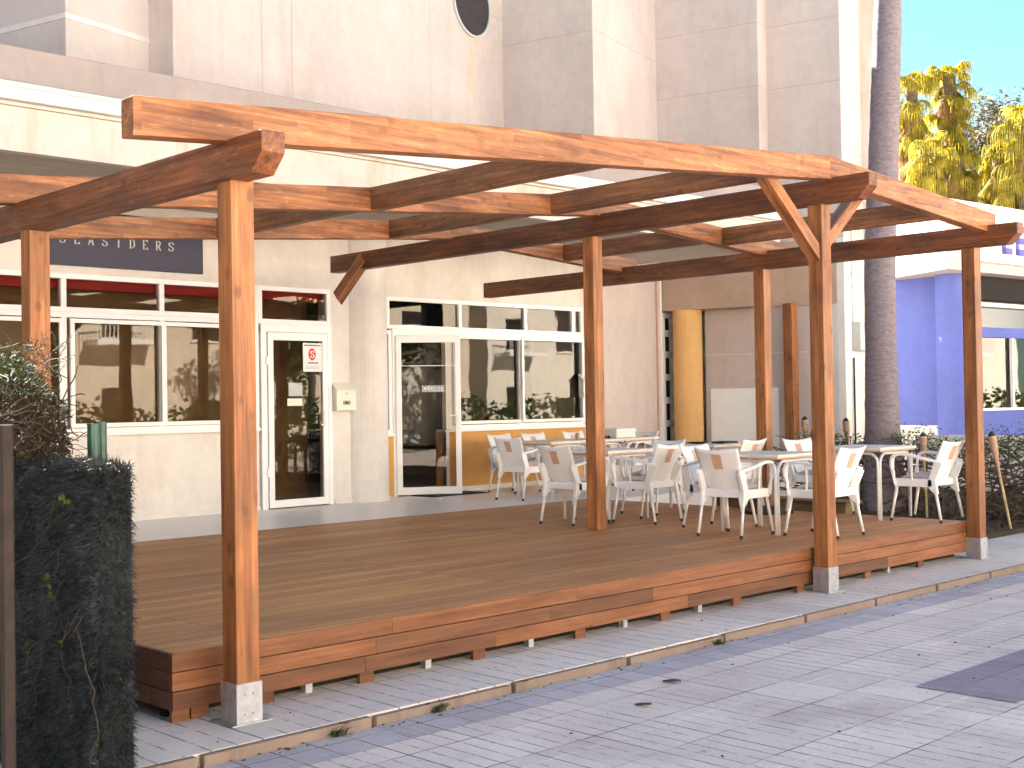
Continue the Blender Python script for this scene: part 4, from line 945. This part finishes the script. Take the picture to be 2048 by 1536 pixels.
# ================================================================== LEFT HEDGE, FENCE, BUSH
hx = 2.30
ah = empty('artificial_hedge', (hx, 5.6, 0), 'dark artificial grass hedge panel covering the fence at the left', 'hedge')
AI = Matrix.Translation((-hx, -5.6, 0))
def hp(mb, n, m, root=ah, inv=AI, **k): o = mb.build(n, m, None, **k); o.parent = root; o.matrix_parent_inverse = inv; return o
YN = 4.74
hp(MB().box(hx+.03, hx+.16, YN+.02, 9.5, -.04, 1.36), 'mat_backing', 'darker')
rr = random.Random(8); bl_ = MB()
def blade(p, nrm_, L):
    a = (nrm_+Vector((rr.gauss(0, .55), rr.gauss(0, .55), rr.gauss(-.1, .6)))).normalized(); b = a.orthogonal().normalized(); b = (b*math.cos(rr.random()*6.3)+a.cross(b)*math.sin(rr.random()*6.3)); w_ = rr.uniform(.0011, .0021)
    q = p+a*L*.55; e_ = q+(a+Vector((0, 0, -.5))).normalized()*L*.5; bl_.quad(p-b*w_, p+b*w_, q+b*w_*.9, q-b*w_*.9); bl_.tri(q-b*w_*.9, q+b*w_*.9, e_)
for i in range(62000):
    y = YN+.02+(rr.random()**1.3)*2.2; z = rr.uniform(-.04, 1.37); dp = .018*math.sin(y*17+z*9)*math.sin(z*13-y*5); blade(Vector((hx+.02+dp, y, z)), Vector((-1, 0, 0)), rr.uniform(.018, .042))
for i in range(9000): blade(Vector((hx+rr.uniform(.01, .16), YN+.02, rr.uniform(-.04, 1.37))), Vector((0, -1, 0)), rr.uniform(.02, .05))
for i in range(9000): blade(Vector((hx+rr.uniform(.0, .16), YN+rr.random()*2.2, 1.35+rr.uniform(-.01, .02))), Vector((0, 0, 1)), rr.uniform(.02, .06))
hp(bl_, 'grass_blades', 'grassmat')
# rusty pole in front
q0 = gp(18, 1536, 4.3); tag(MB().tube([(0, 0, -.1), (0, 0, 1.55)], .024, 10).build('pole', 'rust'), 'thin rusty pole wrapped in vines at the left picture edge', 'pole').location = (q0.x, q0.y, 0)
# green fence posts
for (a, b, lab) in (((201, 930, 5.6), (201, 846, 5.6), 'short upright green painted post above the hedge'), ((136, 925, 5.5), (187, 850, 5.5), 'green painted bar leaning against the upright green post')):
    A_, B_ = gp(*a), gp(*b); A_ = A_+(A_-B_)*8 if 'upright' in lab else A_+(A_-B_)*1.0
    if 'upright' in lab: A_ = Vector((B_.x, B_.y, -.03))
    r_ = empty('fence_post', A_, lab, 'post', 'green fence posts'); MB().tube([(0, 0, 0), tuple(B_-A_)], .027, 12).build('shaft', 'green', r_, smooth=False); MB().tube([tuple((B_-A_)*.999), tuple((B_-A_)+(B_-A_).normalized()*.006)], .029, 12).build('cap', 'green', r_)
# bushy tangle at top left
bu = empty('vine_bush', (1.9, 5.7, 0), 'tangled dark climber with dry stems spilling over the hedge top at the left', 'bush')
BU = Matrix.Translation((-1.9, -5.7, 0)); st = MB(); lv = MB(); dl = MB()
def inblob(rr):
    while True:
        x = rr.uniform(-60, 150); y = rr.uniform(690, 915)
        top = 700+max(0, (x-35))*1.05 if x < 135 else 9e9
        if y > top+rr.uniform(0, 14): return x, y
rr = random.Random(12)
for i in range(9000):
    x, y = inblob(rr); p = gp(x, y, rr.uniform(5.3, 6.1)); a = Vector((rr.gauss(0, 1), rr.gauss(0, 1), rr.gauss(-.2, .8))).normalized(); b = a.orthogonal().normalized(); s_ = rr.uniform(.012, .034)
    (lv if y < 790 and rr.random() < .8 or rr.random() < .25 else dl).quad(p, p+a*s_*.5+b*s_*.25, p+a*s_, p+a*s_*.5-b*s_*.25)
for i in range(170):
    x, y = inblob(rr); p = gp(x, y, rr.uniform(5.2, 5.9)); d = Vector((rr.gauss(0, 1), rr.gauss(0, 1), rr.gauss(0, .8))).normalized(); pts = [p.copy()]
    for s in range(6): d = (d+Vector((rr.gauss(0, .4), rr.gauss(0, .4), rr.gauss(-.1, .4)))).normalized(); p = p+d*.035; pts.append(p.copy())
    st.tube(pts, rr.uniform(.0012, .0032), 4, False)
# sparse spray of needles up high
for i in range(90):
    x, y = rr.uniform(-10, 118), rr.uniform(672, 745); p = gp(x, y+20, rr.uniform(5.4, 5.8)); d = Vector((rr.gauss(0, .6), rr.gauss(0, .6), rr.uniform(.1, 1))).normalized()
    pts = [p, p+d*.05, p+d*.09+Vector((0, 0, -.005))]; st.tube(pts, .0011, 4, False)
    for k in range(7):
        q = p+d*.012*k; a = (d+Vector((rr.gauss(0, .7), rr.gauss(0, .7), rr.gauss(0, .5)))).normalized(); b = a.orthogonal()*.0014; lv.tri(q-b, q+b, q+a*.03)
# trailing vines down the hedge face
vl = MB()
for i in range(14):
    y = YN+rr.random()*1.5; p = Vector((hx-.03, y, rr.uniform(.5, 1.4))); pts = [p.copy()]; d = Vector((0, rr.uniform(-.5, .5), -1))
    for s in range(rr.randint(6, 14)):
        d = (d+Vector((0, rr.gauss(0, .5), rr.gauss(-.1, .35)))).normalized(); p = p+d*.045; p.x = hx-.035+rr.uniform(-.012, .012); pts.append(p.copy())
        if rr.random() < .10:
            for m_ in range(2):
                a = Vector((-.3, rr.gauss(0, 1), rr.gauss(0, 1))).normalized(); b = a.orthogonal().normalized(); vl.quad(p, p+a*.012+b*.01, p+a*.026, p+a*.012-b*.01)
    st.tube(pts, rr.uniform(.001, .002), 4, False)
for (px_, py_) in ((128, 1000), (136, 1008), (128, 1022), (97, 1158), (100, 1180), (57, 1290), (103, 1195)):
    p = gp(px_, py_, 5.05); t_ = (hx-.05-p.x); p = Vector((0, 0, 1.6))+(p-Vector((0, 0, 1.6)))*((hx-.05)/p.x)
    for m_ in range(3):
        a = Vector((-.2, rr.gauss(0, 1), rr.gauss(0, 1))).normalized(); b = Vector((-.6, a.z, -a.y)).normalized(); vl.quad(p, p+a*.014+b*.013, p+a*.03, p+a*.014-b*.013)
for mb, n, m in ((st, 'stems', 'twigp'), (lv, 'leaves', 'vine'), (dl, 'dead_leaves', 'deadbush'), (vl, 'vine_leaves', 'vineb')):
    o = mb.build(n, m, None); o.parent = bu; o.matrix_parent_inverse = BU

# weeds and leaves along the kerb
def weed(x, y, s, lab):
    rr = random.Random(int(x*100)); mb = MB()
    for i in range(46):
        az = rr.uniform(0, 6.28); d = Vector((math.cos(az), math.sin(az), rr.uniform(.4, 1.8))).normalized(); L = s*rr.uniform(.5, 1); b = d.cross(Vector((0, 0, 1))).normalized()*.0035
        p0 = Vector((rr.uniform(-.04, .04), rr.uniform(-.015, .015), 0)); p1 = p0+d*L*.6; p2 = p1+(d+Vector((0, 0, -.8))).normalized()*L*.45; mb.quad(p0-b, p0+b, p1+b, p1-b); mb.tri(p1-b, p1+b, p2)
    r_ = empty('weed', (x, y, -.05), lab, 'weed', 'weeds in the kerb joint'); mb.build('blades', 'hleaf', r_)
weed(3.76, 5.14, .085, 'small green weed at the kerb nearest the front left post'); weed(4.42, 5.14, .10, 'taller green weed in the kerb joint left of centre'); weed(6.9, 5.14, .08, 'brownish weed tuft in the kerb joint towards the right')
rr = random.Random(31); dlv = MB()
for i in range(260):
    if i < 150: x, y, z = rr.uniform(3, 14), 5.12+rr.gauss(0, .035), -.047
    else: x, y, z = rr.uniform(3, 13), rr.uniform(2.4, 5.6), -.046
    if y > 5.15: z = .004
    a = Vector((rr.gauss(0, 1), rr.gauss(0, 1), 0)).normalized(); b = Vector((-a.y, a.x, 0)); s_ = rr.uniform(.012, .038); p = Vector((x, y, z))
    dlv.quad(p, p+a*s_*.5+b*s_*.3+Vector((0, 0, .006)), p+a*s_+Vector((0, 0, .004)), p+a*s_*.5-b*s_*.3+Vector((0, 0, .001)))
tag(dlv.build('fallen_leaves', 'drygrass'), 'small dry leaves scattered over the paving and kerb', 'fallen leaves', kind='stuff')
def bigleaf(px_, py_, s, lab):
    cx, cy = (px_-1024)/2517.7, (py_-768)/2517.7; d = fw+r2*cx+d2*cy; t_ = (1.6+.048)/-d.z; P = Vector((d.x*t_, d.y*t_, -.048))
    mb = MB(); 
    for k in range(6):
        t0, t1 = k/6, (k+1)/6; w0_, w1q = .28*math.sin(t0*math.pi)*s, .28*math.sin(t1*math.pi)*s; h0, h1 = .006+.05*s*math.sin(t0*3), .006+.05*s*math.sin(t1*3)
        mb.quad((t0*s, -w0_, h0), (t1*s, -w1q, h1), (t1*s, 0, h1+.01), (t0*s, 0, h0+.01)); mb.quad((t0*s, 0, h0+.01), (t1*s, 0, h1+.01), (t1*s, w1q, h1), (t0*s, w0_, h0))
    o = tag(mb.build('dead_leaf', 'darkleaf'), lab, 'leaf', 'curled dead leaves on the paving'); o.location = P; o.rotation_euler = (0, 0, -.7)
bigleaf(1325, 1366, .11, 'curled dark leaf in the middle of the pale paving'); bigleaf(1270, 1413, .09, 'smaller dark leaf nearer the viewer on the paving')

# ================================================================== OPPOSITE STREET SIDE (seen mirrored in the glazing)
def opp(x0, x1, y, h, mat, lab, balc):
    r = empty('apartment_block', (x0, y, 0), lab, 'building', 'buildings across the street'); b = MB().box(0, x1-x0, -10, 0, 0, h); b.build('wall', mat, r)
    n = int((x1-x0)/3.4)
    for f_ in range(int(h/3)):
        for k in range(n):
            cx = 1.7+k*3.4; z = 1.0+f_*3.0 if f_ or not balc else .9
            w_ = MB().box(cx-.55, cx+.55, .004, .05, z, z+(1.5 if (k+f_) % 2 else 2.0)-(.6 if f_ == 0 else 0)).build('window', 'dark', r)
            MB().box(cx-.62, cx+.62, .0, .09, z-.08, z-.001).build('sill', 'white', w_)
            if balc and (k % 2 == 0) and f_ >= 1:
                bb = MB().box(cx-1.2, cx+1.2, .0, 1.0, z-.3, z-.12)
                for q in range(17): bb.box(cx-1.2+q*.15, cx-1.17+q*.15, .95, .98, z-.12, z+.78)
                bb.box(cx-1.2, cx+1.2, .94, .99, z+.78, z+.83); bb.build('balcony', 'white', r)
    MB().box(-.2, x1-x0+.2, -10.2, .25, h, h+.3).build('roof', 'opp2', r)
opp(-24, -3, -14, 9.5, 'opp2', 'pale apartment block across the street, behind the viewer', True)
opp(-1, 16, -15, 9.2, 'opp', 'cream apartment block across the street with narrow windows', False)
opp(18.5, 37, -14, 9.8, 'opp', 'cream apartment block with white balconies mirrored in the glass', True)
opp(39, 66, -15, 9.5, 'opp2', 'long pale block at the far end of the opposite street side', True)
rr = random.Random(77); hb = MB(); 
for i in range(9000):
    x = rr.uniform(8, 60); p = Vector((x, -7.0+rr.gauss(0, .3), min(2.2, rr.uniform(0, 1.7)+.3*math.sin(x*1.7)*rr.random()))); a = Vector((rr.gauss(0, 1), rr.gauss(0, 1), rr.gauss(0, .7))).normalized(); b = a.orthogonal().normalized(); s_ = rr.uniform(.15, .32)
    hb.quad(p, p+a*s_*.5+b*s_*.28, p+a*s_, p+a*s_*.5-b*s_*.28)
oh = empty('street_hedge', (30, -7, 0), 'dark clipped hedge along the opposite pavement', 'hedge'); o = hb.build('leaves', 'leaf', None); o.parent = oh; o.matrix_parent_inverse = Matrix.Translation((-30, 7, 0))

nb = empty('left_shade_block', (-21, 2, 0), 'tall dark block added left of the hedge to cut side light, outside the view', 'building')  # unseen block, added to hold back sky light from the left
MB().box(0, 10, -6, 8.5, 0, 9).build('wall', 'blocker', nb); MB().box(-.3, 10.3, -6.3, 8.6, 9, 9.3).build('roof', 'parapet', nb)
for k in range(4):
    for z in (1, 4, 6.8): MB().box(10.005, 10.05, -5.5+k*3.6, -4.2+k*3.6, z, z+1.3).build('window', 'dark', nb)

leaf_tree('leafy_tree', (-1.6, -9.2, -.1), 7.5, 2.9, 3.0, 'dark street tree on the opposite pavement behind the viewer', 61, 'leaf', 5000, .3, group='street trees opposite')
leaf_tree('leafy_tree', (24.5, -9.0, -.1), 6.5, 1.7, 2.6, 'slim dark street tree on the opposite pavement further right', 62, 'leaf', 3500, .26, group='street trees opposite')
